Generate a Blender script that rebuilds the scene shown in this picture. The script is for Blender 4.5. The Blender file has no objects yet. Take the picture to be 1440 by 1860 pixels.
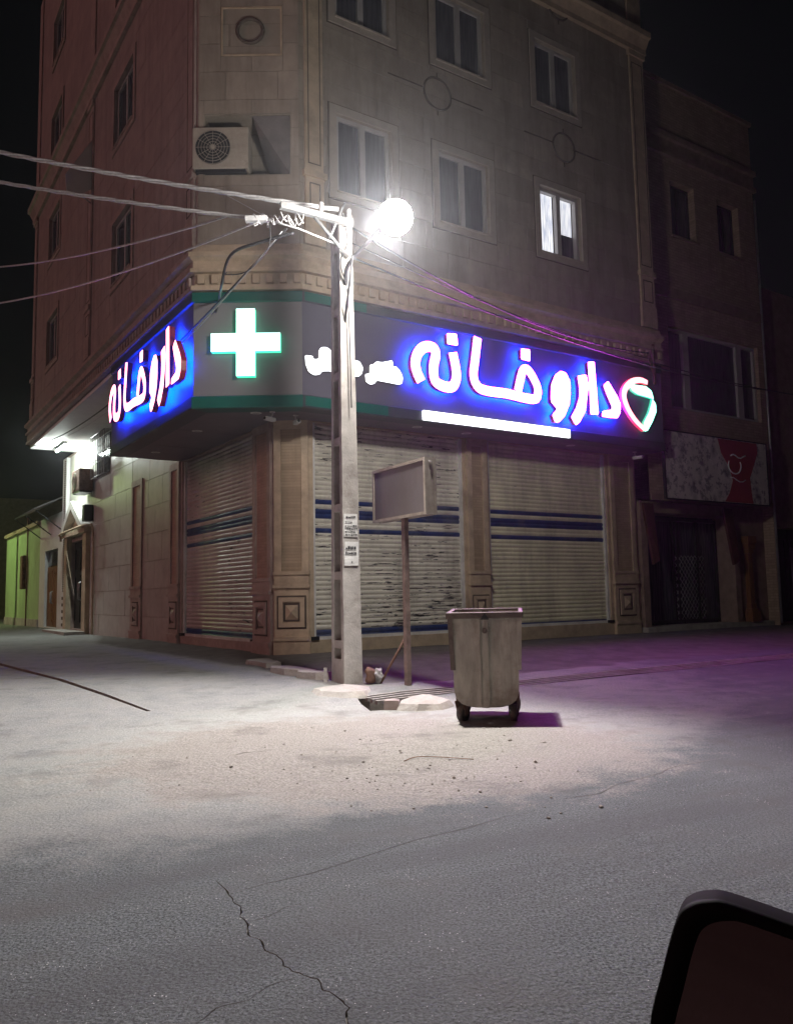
import bpy, bmesh, math, random
from math import radians, sin, cos, pi, atan, sqrt
from mathutils import Vector, Matrix, noise
from mathutils.geometry import delaunay_2d_cdt, tessellate_polygon

random.seed(7)
scene = bpy.context.scene
COL = scene.collection

# ---------------------------------------------------------------- camera
CAM_H = 1.2
cam_data = bpy.data.cameras.new('camera')
cam_data.sensor_fit = 'VERTICAL'
cam_data.sensor_height = 24.0
cam_data.lens = 24.0 * 1480.0 / 1860.0
cam_data.clip_start = 0.05
cam_data.clip_end = 600
cam = bpy.data.objects.new('camera', cam_data)
COL.objects.link(cam)
pitch = atan(149.5 / 1480.0)
cam.matrix_world = (Matrix.Translation((0, 0, CAM_H)) @ Matrix.Rotation(radians(90) + pitch, 4, 'X')
                    @ Matrix.Rotation(radians(-1.1), 4, 'Z'))
scene.camera = cam

# ---------------------------------------------------------------- night sky
world = bpy.data.worlds.new('World')
scene.world = world
world.use_nodes = True
wn = world.node_tree
wn.nodes.clear()
w_out = wn.nodes.new('ShaderNodeOutputWorld')
w_bg = wn.nodes.new('ShaderNodeBackground')
w_sky = wn.nodes.new('ShaderNodeTexSky')
w_sky.sky_type = 'NISHITA'
w_sky.sun_disc = False
SUN_FROM = Vector((-0.86, -0.42, 0.30)).normalized()     # faint reddish glow added from the left, its source unseen
w_sky.sun_elevation = radians(1.0)
w_sky.sun_rotation = math.atan2(SUN_FROM.x, SUN_FROM.y)
w_bg.inputs['Strength'].default_value = 0.0025
wn.links.new(w_sky.outputs[0], w_bg.inputs[0])
wn.links.new(w_bg.outputs[0], w_out.inputs[0])

sun_data = bpy.data.lights.new('sun', 'SUN')
sun_data.energy = 0.38
sun_data.angle = radians(20)
sun_data.color = (1.0, 0.48, 0.48)
sun = bpy.data.objects.new('sun', sun_data)
COL.objects.link(sun)
sun.rotation_euler = (-SUN_FROM).to_track_quat('-Z', 'Y').to_euler()

# ---------------------------------------------------------------- exposure and render settings
scene.view_settings.view_transform = 'Standard'
scene.view_settings.look = 'None'
scene.view_settings.exposure = 0.0
scene.view_settings.gamma = 1.0
scene.view_settings.use_curve_mapping = False
scene.render.engine = 'CYCLES'
scene.cycles.use_denoising = True
scene.cycles.use_adaptive_sampling = True
scene.cycles.adaptive_threshold = 0.03
scene.cycles.max_bounces = 4
scene.cycles.diffuse_bounces = 3
scene.cycles.glossy_bounces = 3
scene.cycles.transmission_bounces = 4
scene.cycles.sample_clamp_indirect = 6.0
scene.cycles.caustics_reflective = False
scene.cycles.caustics_refractive = False

# ================================================================ helpers
class MB:
    """collects faces with material indices and builds one mesh object"""
    def __init__(self):
        self.v, self.f, self.m, self.sm = [], [], [], []

    def face(self, pts, m=0, smooth=False):
        b = len(self.v)
        self.v += [tuple(p) for p in pts]
        self.f.append(tuple(range(b, b + len(pts))))
        self.m.append(m)
        self.sm.append(smooth)

    def raw(self, verts, faces, m=0, smooth=False):
        b = len(self.v)
        self.v += [tuple(p) for p in verts]
        for f in faces:
            self.f.append(tuple(b + i for i in f))
            self.m.append(m)
            self.sm.append(smooth)

    def box(self, x0, x1, y0, y1, z0, z1, m=0, rot=None, piv=None):
        vs = [Vector((x, y, z)) for z in (z0, z1) for y in (y0, y1) for x in (x0, x1)]
        if rot is not None:
            p = Vector(piv) if piv is not None else Vector(((x0 + x1) / 2, (y0 + y1) / 2, (z0 + z1) / 2))
            vs = [rot @ (q - p) + p for q in vs]
        self.raw(vs, [(0, 2, 3, 1), (4, 5, 7, 6), (0, 1, 5, 4), (2, 6, 7, 3), (0, 4, 6, 2), (1, 3, 7, 5)], m)

    def bev(self, x0, x1, y0, y1, z0, z1, b=0.01, m=0, mat=None):
        bm = bmesh.new()
        bmesh.ops.create_cube(bm, size=1)
        for v in bm.verts:
            v.co = Vector(((x0 + x1) / 2 + v.co.x * (x1 - x0), (y0 + y1) / 2 + v.co.y * (y1 - y0),
                           (z0 + z1) / 2 + v.co.z * (z1 - z0)))
        bmesh.ops.bevel(bm, geom=bm.edges[:], offset=b, segments=2, profile=0.5, affect='EDGES')
        self.bm(bm, m, mat)

    def bm(self, bm, m=0, mat=None, smooth=False):
        bm.verts.index_update()
        vs = [(mat @ v.co) if mat else v.co.copy() for v in bm.verts]
        self.raw(vs, [tuple(v.index for v in f.verts) for f in bm.faces], m, smooth)
        bm.free()

    def tube(self, pts, r, n=8, m=0, caps=True, smooth=True):
        pts = [Vector(p) for p in pts]
        rs = r if isinstance(r, (list, tuple)) else [r] * len(pts)
        rings = []
        prev = None
        for i, p in enumerate(pts):
            a = pts[max(i - 1, 0)]
            c = pts[min(i + 1, len(pts) - 1)]
            d = (c - a).normalized()
            if prev is None:
                up = Vector((0, 0, 1)) if abs(d.z) < 0.9 else Vector((1, 0, 0))
                x = d.cross(up).normalized()
            else:
                x = (prev - d * prev.dot(d)).normalized()
            prev = x
            y = d.cross(x)
            rings.append([p + (x * cos(2 * pi * k / n) + y * sin(2 * pi * k / n)) * rs[i] for k in range(n)])
        vs = [q for ring in rings for q in ring]
        fs = []
        for i in range(len(rings) - 1):
            for k in range(n):
                fs.append((i * n + k, i * n + (k + 1) % n, (i + 1) * n + (k + 1) % n, (i + 1) * n + k))
        self.raw(vs, fs, m, smooth)
        if caps:
            self.face(rings[0][::-1], m)
            self.face(rings[-1], m)

    def cyl(self, c, axis, r, h, n=16, m=0, r2=None):
        a = Vector(axis).normalized()
        c = Vector(c)
        self.tube([c - a * h / 2, c + a * h / 2], [r, r if r2 is None else r2], n, m)

    def prism(self, poly, fn, d0, d1, m_front=0, m_side=0, m_back=None):
        """poly: 2D outline; fn(x, y, d) -> 3D; front at d1, back at d0"""
        tri = tessellate_polygon([[Vector((x, y, 0)) for x, y in poly]])
        fr = [fn(x, y, d1) for x, y in poly]
        bk = [fn(x, y, d0) for x, y in poly]
        self.raw(fr, [tuple(t) for t in tri], m_front)
        self.raw(bk, [tuple(t)[::-1] for t in tri], m_side if m_back is None else m_back)
        n = len(poly)
        for i in range(n):
            j = (i + 1) % n
            self.face([bk[i], bk[j], fr[j], fr[i]], m_side)

    def build(self, name, mats, parent=None, recalc=True):
        me = bpy.data.meshes.new(name)
        me.from_pydata(self.v, [], self.f)
        if not isinstance(mats, (list, tuple)):
            mats = [mats]
        for mt in mats:
            me.materials.append(mt)
        for i, p in enumerate(me.polygons):
            p.material_index = self.m[i]
            p.use_smooth = self.sm[i]
        if recalc:
            bm = bmesh.new()
            bm.from_mesh(me)
            bmesh.ops.remove_doubles(bm, verts=bm.verts, dist=1e-5)
            bmesh.ops.recalc_face_normals(bm, faces=bm.faces)
            bm.to_mesh(me)
            bm.free()
        me.update()
        o = bpy.data.objects.new(name, me)
        COL.objects.link(o)
        if parent is not None:
            o.parent = parent
        return o


def tag(o, label=None, cat=None, group=None, kind=None):
    if label:
        o['label'] = label
    if cat:
        o['category'] = cat
    if group:
        o['group'] = group
    if kind:
        o['kind'] = kind
    return o


def thing(name, label, cat, loc=(0, 0, 0), rz=0.0, group=None):
    o = bpy.data.objects.new(name, None)
    o.empty_display_size = 0.2
    COL.objects.link(o)
    o.location = loc
    o.rotation_euler = (0, 0, rz)
    return tag(o, label, cat, group)


def inst(mesh_obj, name, parent, loc, rot=(0, 0, 0), scale=(1, 1, 1)):
    o = bpy.data.objects.new(name, mesh_obj if isinstance(mesh_obj, bpy.types.Mesh) else mesh_obj.data)
    COL.objects.link(o)
    o.parent = parent
    o.location = loc
    o.rotation_euler = rot
    o.scale = scale
    return o


def smooth_path(pts, n=6):
    P = [Vector(p) for p in pts]
    out = []
    for i in range(len(P) - 1):
        p0, p1, p2, p3 = P[max(i - 1, 0)], P[i], P[i + 1], P[min(i + 2, len(P) - 1)]
        for k in range(n):
            t = k / n
            out.append(0.5 * ((2 * p1) + (p2 - p0) * t + (2 * p0 - 5 * p1 + 4 * p2 - p3) * t * t
                              + (3 * p1 - p0 - 3 * p2 + p3) * t ** 3))
    out.append(P[-1])
    return out


def sag(a, b, s, n=20):
    a, b = Vector(a), Vector(b)
    return [a.lerp(b, i / n) - Vector((0, 0, s * 4 * (i / n) * (1 - i / n))) for i in range(n + 1)]


# ---------------------------------------------------------------- materials
class NT:
    def __init__(self, name):
        self.mat = bpy.data.materials.new(name)
        self.mat.use_nodes = True
        self.t = self.mat.node_tree
        self.b = self.t.nodes['Principled BSDF']
        self.tc = None

    def n(self, typ, **kw):
        nd = self.t.nodes.new(typ)
        for k, v in kw.items():
            setattr(nd, k, v)
        return nd

    def link(self, a, b):
        self.t.links.new(a, b)

    def coord(self, kind='Object'):
        if self.tc is None:
            self.tc = self.n('ShaderNodeTexCoord')
        return self.tc.outputs[kind]

    def noise(self, scale, detail=4, rough=0.6, vec=None, stretch=None):
        v = vec if vec is not None else self.coord()
        if stretch:
            mp = self.n('ShaderNodeMapping')
            mp.inputs['Scale'].default_value = stretch
            self.link(v, mp.inputs[0])
            v = mp.outputs[0]
        nd = self.n('ShaderNodeTexNoise')
        nd.inputs['Scale'].default_value = scale
        nd.inputs['Detail'].default_value = detail
        nd.inputs['Roughness'].default_value = rough
        self.link(v, nd.inputs['Vector'])
        return nd.outputs['Fac']

    def ramp(self, fac, stops):
        r = self.n('ShaderNodeValToRGB')
        el = r.color_ramp.elements
        while len(el) < len(stops):
            el.new(0.5)
        for e, (p, c) in zip(el, stops):
            e.position = p
            e.color = (c, c, c, 1) if isinstance(c, (int, float)) else (*c, 1)
        self.link(fac, r.inputs[0])
        return r.outputs[0]

    def mix(self, fac, a, b, blend='MIX'):
        m = self.n('ShaderNodeMix', data_type='RGBA', blend_type=blend)
        for sock, val in ((m.inputs[0], fac), (m.inputs[6], a), (m.inputs[7], b)):
            if isinstance(val, (int, float)):
                sock.default_value = val
            elif isinstance(val, tuple):
                sock.default_value = (*val, 1) if len(val) == 3 else val
            else:
                self.link(val, sock)
        return m.outputs[2]

    def math(self, op, a, b=None):
        m = self.n('ShaderNodeMath', operation=op)
        for i, val in enumerate((a, b)):
            if val is None:
                continue
            if isinstance(val, (int, float)):
                m.inputs[i].default_value = val
            else:
                self.link(val, m.inputs[i])
        return m.outputs[0]

    def bump(self, height, strength=0.3, dist=0.01, prev=None):
        bnode = self.n('ShaderNodeBump')
        bnode.inputs['Strength'].default_value = strength
        bnode.inputs['Distance'].default_value = dist
        self.link(height, bnode.inputs['Height'])
        if prev is not None:
            self.link(prev, bnode.inputs['Normal'])
        self.link(bnode.outputs[0], self.b.inputs['Normal'])
        return bnode.outputs[0]

    def base(self, col):
        if isinstance(col, tuple):
            self.b.inputs['Base Color'].default_value = (*col, 1)
        else:
            self.link(col, self.b.inputs['Base Color'])

    def set(self, **kw):
        for k, v in kw.items():
            s = self.b.inputs[k.replace('_', ' ')]
            if isinstance(v, (int, float, tuple)):
                s.default_value = v
            else:
                self.link(v, s)


def simple(name, col, rough=0.6, metal=0.0, var=0.25, scale=6.0, bump=0.15, bscale=60.0, bdist=0.004,
           dirt=None, dirt_amt=0.5, spec=0.4, stretch=None):
    t = NT(name)
    f = t.noise(scale, 5, 0.65, stretch=stretch)
    dark = tuple(c * (1 - var) for c in col)
    lite = tuple(min(c * (1 + var), 0.95) for c in col)
    c = t.mix(t.ramp(f, [(0.3, 0.0), (0.7, 1.0)]), dark, lite)
    if dirt:
        g = t.noise(scale * 0.45, 6, 0.7)
        c = t.mix(t.math('MULTIPLY', t.ramp(g, [(0.48, 0.0), (0.66, 1.0)]), dirt_amt), c, dirt)
    t.base(c)
    t.set(Roughness=rough, Metallic=metal)
    t.b.inputs['Specular IOR Level'].default_value = spec
    if bump:
        t.bump(t.noise(bscale, 4, 0.6), bump, bdist)
    return t.mat


def emit(name, col, strength):
    t = NT(name)
    t.base((0.6, 0.6, 0.6))
    t.b.inputs['Emission Color'].default_value = (*col, 1)
    t.b.inputs['Emission Strength'].default_value = strength
    return t.mat


def cladding(name, col, w=0.6, h=0.3, joint=0.006, jdark=0.45, var=0.16, offset=0.5, rough=0.55, axis='st'):
    """stone cladding: fine joints and per-slab tone on a real wall, mapped along the wall and up"""
    t = NT(name)
    sp = t.n('ShaderNodeSeparateXYZ')
    t.link(t.coord(), sp.inputs[0])
    cb = t.n('ShaderNodeCombineXYZ')
    t.link(t.math('ADD', sp.outputs[0], sp.outputs[1]), cb.inputs[0])
    t.link(sp.outputs[2], cb.inputs[1])
    br = t.n('ShaderNodeTexBrick')
    br.offset = offset
    br.inputs['Color1'].default_value = (*[c * (1 - var) for c in col], 1)
    br.inputs['Color2'].default_value = (*[min(c * (1 + var), 0.9) for c in col], 1)
    br.inputs['Mortar'].default_value = (*[c * jdark for c in col], 1)
    br.inputs['Scale'].default_value = 1.0
    br.inputs['Mortar Size'].default_value = joint
    br.inputs['Brick Width'].default_value = w
    br.inputs['Row Height'].default_value = h
    t.link(cb.outputs[0], br.inputs['Vector'])
    f = t.noise(2.2, 6, 0.7)
    c = t.mix(0.5, br.outputs['Color'], t.mix(t.ramp(f, [(0.3, 0.0), (0.7, 1.0)]), tuple(x * 0.72 for x in col),
                                              tuple(min(x * 1.2, .9) for x in col)))
    g = t.noise(1.0, 6, 0.75, stretch=(3.0, 3.0, 0.35))
    c = t.mix(t.math('MULTIPLY', t.ramp(g, [(0.5, 0.0), (0.72, 1.0)]), 0.45), c, tuple(x * 0.45 for x in col))
    t.base(c)
    t.set(Roughness=rough)
    b1 = t.bump(t.math('SUBTRACT', 1.0, br.outputs['Fac']), 0.5, 0.006)
    t.bump(t.noise(30, 5, 0.65), 0.15, 0.004, b1)
    return t.mat


MAT = {}
MAT['stone'] = cladding('facade_stone', (0.33, 0.28, 0.225), 0.8, 0.4)
MAT['stone_trim'] = simple('stone_trim', (0.50, 0.39, 0.275), 0.55, var=0.18, scale=4, dirt=(0.2, 0.16, 0.12), dirt_amt=0.4)
MAT['stone_redlit'] = cladding('redlit_facade_stone', (0.36, 0.27, 0.24), 0.8, 0.4)  # red light on the alley front mixed into the stone colour
MAT['trim_redlit'] = simple('redlit_stone_trim', (0.40, 0.30, 0.265), 0.55, var=0.18, scale=4, dirt=(0.2, 0.13, 0.11), dirt_amt=0.4)  # trim colour tinted for the red light on the alley side
MAT['groove'] = simple('dark_inlay', (0.10, 0.075, 0.06), 0.7, var=0.2)
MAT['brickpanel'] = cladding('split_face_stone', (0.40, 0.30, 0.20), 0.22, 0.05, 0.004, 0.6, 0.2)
MAT['brickpanel_redlit'] = cladding('redlit_split_face_stone', (0.42, 0.27, 0.21), 0.22, 0.05, 0.004, 0.6, 0.2)  # reddened copy of the split stone, red light put into its colour
MAT['slab_white'] = simple('pale_stone_slab', (0.55, 0.54, 0.50), 0.4, var=0.1, scale=3, bump=0.06, dirt=(0.35, 0.32, 0.28), dirt_amt=0.35)
MAT['slab_rose_redlit'] = simple('rosy_redlit_slab', (0.44, 0.36, 0.33), 0.45, var=0.12, scale=3, bump=0.06, dirt=(0.25, 0.15, 0.13), dirt_amt=0.35)  # red light tinted into these alley slabs; also colours the brick chunk
MAT['plaster'] = simple('white_plaster', (0.72, 0.72, 0.70), 0.7, var=0.06, scale=3)
MAT['upvc'] = simple('window_frame_plastic', (0.42, 0.40, 0.39), 0.4, var=0.06, bump=0.02)
MAT['surround'] = simple('window_surround_stone', (0.40, 0.345, 0.29), 0.55, var=0.12, scale=5)
MAT['sign_panel'] = simple('composite_sign_panel', (0.20, 0.19, 0.20), 0.42, var=0.06, scale=1.5, bump=0.03, bscale=4, bdist=0.01)
MAT['teal'] = simple('teal_band', (0.008, 0.105, 0.085), 0.4, var=0.12, scale=2, bump=0.02)
MAT['soffit'] = simple('soffit_panel', (0.16, 0.14, 0.15), 0.45, var=0.1, scale=2, bump=0.03)
MAT['dark_metal'] = simple('dark_metal', (0.03, 0.03, 0.032), 0.45, 0.3, var=0.3)
MAT['black_plastic'] = simple('black_plastic', (0.012, 0.012, 0.013), 0.5, var=0.2, bump=0.05, bscale=200)
MAT['galv'] = simple('galvanised_steel', (0.36, 0.365, 0.37), 0.42, 0.5, var=0.15, scale=8, dirt=(0.25, 0.2, 0.16), dirt_amt=0.5)
MAT['white_metal'] = simple('white_painted_metal', (0.66, 0.65, 0.62), 0.45, var=0.1, scale=4, dirt=(0.3, 0.26, 0.2), dirt_amt=0.4)
MAT['cable_grey'] = simple('grey_cable', (0.58, 0.58, 0.58), 0.55, var=0.2, scale=20)
MAT['cable_black'] = simple('black_cable', (0.025, 0.025, 0.027), 0.5, var=0.2)
MAT['rust'] = simple('rusty_steel', (0.20, 0.115, 0.085), 0.75, 0.2, var=0.4, scale=9, dirt=(0.09, 0.045, 0.03), dirt_amt=0.8)
MAT['concrete'] = simple('pole_concrete', (0.46, 0.43, 0.40), 0.85, var=0.2, scale=5, bump=0.5, bscale=38, bdist=0.012,
                         dirt=(0.22, 0.18, 0.15), dirt_amt=0.6)
MAT['slab'] = simple('broken_concrete', (0.42, 0.39, 0.36), 0.9, var=0.22, scale=5, bump=0.6, bscale=22, bdist=0.02,
                     dirt=(0.24, 0.19, 0.15), dirt_amt=0.5)
MAT['paper'] = simple('paper', (0.78, 0.77, 0.74), 0.8, var=0.06, scale=12)
MAT['ink'] = simple('black_print', (0.03, 0.03, 0.035), 0.7)
MAT['rubber'] = simple('rubber', (0.05, 0.045, 0.042), 0.8, var=0.3, dirt=(0.25, 0.2, 0.16), dirt_amt=0.7)
MAT['stonechip'] = simple('pebble', (0.34, 0.30, 0.27), 0.9, var=0.5, scale=20)
MAT['wood'] = simple('varnished_wood', (0.22, 0.10, 0.04), 0.45, var=0.35, scale=3, stretch=(8, 8, 0.6))
MAT['grass'] = None

t = NT('dark_window_glass')
fc = t.noise(5, 4, 0.6, stretch=(7, 7, 0.35))
gl_r = t.n('ShaderNodeObjectInfo').outputs['Random']
t.base(t.mix(t.math('MULTIPLY', gl_r, 0.75), t.mix(t.ramp(fc, [(0.35, 0.0), (0.68, 1.0)]), (0.028, 0.028, 0.042), (0.12, 0.115, 0.14)), (0.022, 0.023, 0.034)))
t.set(Roughness=0.06)
t.b.inputs['Specular IOR Level'].default_value = 0.6
t.bump(t.noise(1.5, 2), 0.05, 0.02)
MAT['glass'] = t.mat


def shutter_mat(name, col, wear, wear_scale):
    t = NT(name)
    f = t.noise(1.2, 6, 0.7)
    c = t.mix(t.ramp(f, [(0.3, 0.0), (0.7, 1.0)]), tuple(x * 0.78 for x in col), tuple(x * 1.15 for x in col))
    # horizontal scuffs where the paint has come off to dark metal
    s = t.noise(wear_scale, 5, 0.62, stretch=(1.0, 1.0, 9.0))
    p = t.noise(0.55, 3, 0.6)
    fac = t.ramp(t.math('ADD', s, t.math('MULTIPLY', t.math('SUBTRACT', p, 0.5), 0.35)), [(wear, 0.0), (wear + 0.02, 1.0)])
    c = t.mix(fac, c, (0.035, 0.033, 0.035))
    g = t.noise(0.9, 6, 0.7, stretch=(3, 3, 0.4))
    c = t.mix(t.math('MULTIPLY', t.ramp(g, [(0.46, 0.0), (0.72, 1.0)]), 0.4), c, (0.22, 0.19, 0.15))
    t.base(c)
    t.set(Roughness=0.38, Metallic=0.15)
    t.bump(t.noise(7, 4, 0.6), 0.12, 0.01)
    return t.mat


MAT['shutter_worn'] = shutter_mat('worn_white_shutter', (0.80, 0.765, 0.65), 0.60, 3.2)
MAT['shutter_clean'] = shutter_mat('white_shutter', (0.85, 0.81, 0.58), 0.74, 3.0)
MAT['shutter_redlit'] = shutter_mat('redlit_shutter', (0.56, 0.48, 0.45), 0.66, 2.6)  # alley shutter colour carries the red light falling on it
MAT['blue_paint'] = simple('blue_stripe_paint', (0.025, 0.045, 0.15), 0.4, var=0.35, scale=3, dirt=(0.16, 0.16, 0.18), dirt_amt=0.6)

# ================================================================ building frame: s along the main front, t back along the alley, z up
ANG = radians(33.5)
ORG = (-2.515, 13.078, 0.0)
Rv = Vector((cos(ANG), sin(ANG), 0))
Lv = Vector((-sin(ANG), cos(ANG), 0))
Ov = Vector(ORG)


def W(s, t, z=0.0):
    return Ov + Rv * s + Lv * t + Vector((0, 0, z))


def ST(x, y):
    d = Vector((x, y, 0)) - Ov
    return d.dot(Rv), d.dot(Lv)


OM, OL = 0.85, 0.76          # how far sign front stands before the main and the alley wall lines
SL = 0.75                    # s of the alley side wall
CA, CB = (-OL, 0.10), (0.70, -OM)   # corner chamfer of sign and upper floors
BEND = 15.4                  # far end of the upper floors along the alley
ROOF = 21.0


def sstep(a, b, x):
    u = min(max((x - a) / (b - a), 0.0), 1.0)
    return u * u * (3 - 2 * u)


def gz(x, y):
    """height of the ground"""
    s, tt = ST(x, y)
    main = 0.08 * sstep(-5.6, -3.9, tt) + 0.17 * sstep(-3.8, -0.6, tt)
    alley = 0.13 * sstep(-5.0, -1.0, tt)
    k = sstep(-0.9, 1.1, s)
    z = alley * (1 - k) + main * k
    # low mound of concrete and dirt round the pole foot
    d = sqrt((x + 0.62) ** 2 + ((y - 10.1) * 0.8) ** 2)
    z = max(z, 0.0) + 0.045 * (1 - sstep(0.3, 1.5, d))
    if y < 16 and abs(x) < 9 and y > 1.5:
        amp = 0.35 + 0.65 * sstep(4.2, 6.0, y)
        z += amp * 0.016 * noise.noise((x * 0.8, y * 0.8, 0.3)) + amp * 0.006 * noise.noise((x * 3.1, y * 3.1, 2.0))
    return z


# ---------------------------------------------------------------- ground
# open drain along the pavement edge (its end by the pole lies open), a slot across the alley mouth, a crack in the asphalt
def offset_line(pts, w):
    left, right = [], []
    for i, p in enumerate(pts):
        a, b = Vector(pts[max(i - 1, 0)]), Vector(pts[min(i + 1, len(pts) - 1)])
        d = (b - a).normalized()
        nn = Vector((-d.y, d.x))
        ww = w[i] if isinstance(w, list) else w
        left.append((p[0] + nn.x * ww / 2, p[1] + nn.y * ww / 2))
        right.append((p[0] - nn.x * ww / 2, p[1] - nn.y * ww / 2))
    return left + right[::-1]


d0 = Vector((-0.06, 9.38))
d1 = d0 + Vector((Rv.x, Rv.y)) * 8.5
nrm = Vector((-Rv.y, Rv.x))
drain_poly = [tuple(d0 + nrm * 0.21 - Vector((Rv.x, Rv.y)) * 0.38), tuple(d1 + nrm * 0.21), tuple(d1 - nrm * 0.21),
              tuple(d0 - nrm * 0.21 + Vector((Rv.x, Rv.y)) * 0.12), (0.02, 8.95), (-0.13, 8.62), (-0.31, 8.58), (-0.42, 8.95)]
slot_poly = offset_line([(-9.5, 17.6), (-6.9, 14.25), (-5.6, 12.55), (-4.6, 11.2), (-3.5, 9.75), (-2.62, 8.66)],
                        [0.13, 0.12, 0.10, 0.085, 0.07, 0.05])
crack_line = [(-0.80, 3.62), (-0.72, 3.48), (-0.68, 3.37), (-0.635, 3.31), (-0.62, 3.22), (-0.575, 3.13), (-0.56, 3.05), (-0.50, 2.99),
              (-0.475, 2.91), (-0.42, 2.86), (-0.40, 2.80), (-0.34, 2.74), (-0.275, 2.70), (-0.255, 2.63), (-0.20, 2.58),
              (-0.165, 2.52), (-0.17, 2.44), (-0.14, 2.36), (-0.08, 2.28)]


def jag(line, w0, w1, seed, amp=0.012, sub=3):
    rnd = random.Random(seed)
    P = []
    for p, q in zip(line, line[1:]):
        for k in range(sub):
            u = k / sub
            P.append((p[0] + (q[0] - p[0]) * u + rnd.uniform(-amp, amp) * (0.4 if k == 0 else 1), p[1] + (q[1] - p[1]) * u + rnd.uniform(-amp, amp) * .6))
    P.append(line[-1])
    n_ = len(P)
    return offset_line(P, [(0.0015 if i in (0, n_ - 1) else rnd.uniform(w0, w1)) for i in range(n_)])


crack_poly = jag(crack_line, 0.003, 0.0085, 3, 0.007)
branch_a = jag([(-0.585, 3.155), (-0.52, 3.20), (-0.47, 3.29), (-0.40, 3.33)], 0.002, 0.004, 5, 0.008)
branch_b = jag([(-0.345, 2.715), (-0.42, 2.66), (-0.47, 2.57), (-0.56, 2.53), (-0.60, 2.44)], 0.002, 0.0045, 6, 0.008)
branch_c = jag([(0.95, 4.85), (1.15, 4.98), (1.35, 5.2), (1.62, 5.42), (1.9, 5.7), (2.3, 5.95)], 0.003, 0.007, 8, 0.03)
crack2 = offset_line([(-0.70, 3.47), (-0.56, 3.58), (-0.40, 3.68), (-0.22, 3.86), (-0.10, 3.98), (0.08, 4.16), (0.30, 4.30), (0.55, 4.52), (0.74, 4.62)],
                     [0.002, 0.004, 0.005, 0.004, 0.006, 0.004, 0.005, 0.004, 0.002])
crack3 = offset_line([(-0.35, 6.66), (-0.28, 6.72), (-0.19, 6.70), (-0.10, 6.78), (0.02, 6.76)], [0.003, 0.012, 0.008, 0.010, 0.003])
crack4 = offset_line([(-1.30, 6.35), (-1.22, 6.50), (-1.10, 6.54), (-1.02, 6.62)], [0.004, 0.016, 0.012, 0.004])
holes = [(branch_a, 0.01), (branch_b, 0.01), (branch_c, 0.012), (crack2, 0.012), (crack3, 0.015), (crack4, 0.015), (drain_poly, 0.42), (slot_poly, 0.30), (crack_poly, 0.014)]

pts, edges = [], []
for poly, _d in holes:
    b = len(pts)
    pts += [Vector(p) for p in poly]
    edges += [(b + i, b + (i + 1) % len(poly)) for i in range(len(poly))]
n_hole = len(pts)


def add_grid(x0, x1, y0, y1, st, skip=None):
    nx, ny = int((x1 - x0) / st), int((y1 - y0) / st)
    for i in range(nx + 1):
        for j in range(ny + 1):
            x = x0 + (x1 - x0) * i / nx
            y = y0 + (y1 - y0) * j / ny
            if skip and skip[0] - 1e-4 <= x <= skip[1] + 1e-4 and skip[2] - 1e-4 <= y <= skip[3] + 1e-4:
                continue
            pts.append(Vector((x + random.uniform(-.2, .2) * st, y + random.uniform(-.2, .2) * st)))


add_grid(-4.0, 4.5, 2.0, 12.0, 0.15)
add_grid(-11, 11, 0, 20, 0.5, (-4.1, 4.6, 1.9, 12.1))
add_grid(-140, 140, -60, 220, 10, (-11.5, 11.5, -0.5, 20.5))
cv, ce, cf, _ov, _oe, _of = delaunay_2d_cdt(pts, edges, [], 0, 1e-5)


def inside(p, poly):
    c = False
    j = len(poly) - 1
    for i in range(len(poly)):
        xi, yi = poly[i]
        xj, yj = poly[j]
        if (yi > p[1]) != (yj > p[1]) and p[0] < (xj - xi) * (p[1] - yi) / (yj - yi) + xi:
            c = not c
        j = i
    return c


mb = MB()
gv = [(v.x, v.y, gz(v.x, v.y)) for v in cv]
gf = []
for f in cf:
    cx = sum(cv[i].x for i in f) / len(f)
    cy = sum(cv[i].y for i in f) / len(f)
    if any(inside((cx, cy), poly) for poly, _d in holes):
        continue
    gf.append(tuple(f))
mb.raw(gv, gf, 0, True)
ground = None

t = NT('ground_surface')
pos = t.n('ShaderNodeNewGeometry').outputs['Position']
dust = t.n('ShaderNodeAttribute', attribute_name='dust').outputs['Fac']
pave = t.n('ShaderNodeAttribute', attribute_name='pave').outputs['Fac']
n_big = t.noise(0.55, 3, 0.6, pos)
n_mid = t.noise(2.6, 4, 0.7, pos)
n_fine = t.noise(60, 2, 0.6, pos)
n_grain = t.noise(85, 3, 0.8, pos)
asph = t.mix(t.ramp(n_grain, [(0.36, 0.0), (0.64, 1.0)]), (0.011, 0.014, 0.0145), (0.222, 0.248, 0.252))
asph = t.mix(t.math('MULTIPLY', t.ramp(n_mid, [(0.35, 0.0), (0.7, 1.0)]), 0.3), asph, (0.14, 0.145, 0.145))
mpz = t.n('ShaderNodeMapping')
mpz.inputs['Rotation'].default_value = (0, 0, -ANG * 0.8)
t.link(pos, mpz.inputs[0])
trk = t.noise(1.0, 3, 0.6, mpz.outputs[0], stretch=(0.22, 1.7, 1.0))
asph = t.mix(t.math('MULTIPLY', t.ramp(trk, [(0.42, 0.0), (0.62, 1.0)]), 0.62), asph, (0.085, 0.087, 0.09))
asph = t.mix(t.math('MULTIPLY', t.ramp(n_big, [(0.46, 0.0), (0.60, 1.0)]), 0.3), asph, (0.15, 0.154, 0.154))
dustc = t.mix(t.ramp(n_fine, [(0.3, 0.0), (0.7, 1.0)]), (0.285, 0.285, 0.270), (0.41, 0.412, 0.39))
dustc = t.mix(t.math('MULTIPLY', t.ramp(n_mid, [(0.42, 0.0), (0.7, 1.0)]), 0.5), dustc, (0.23, 0.212, 0.195))
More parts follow.
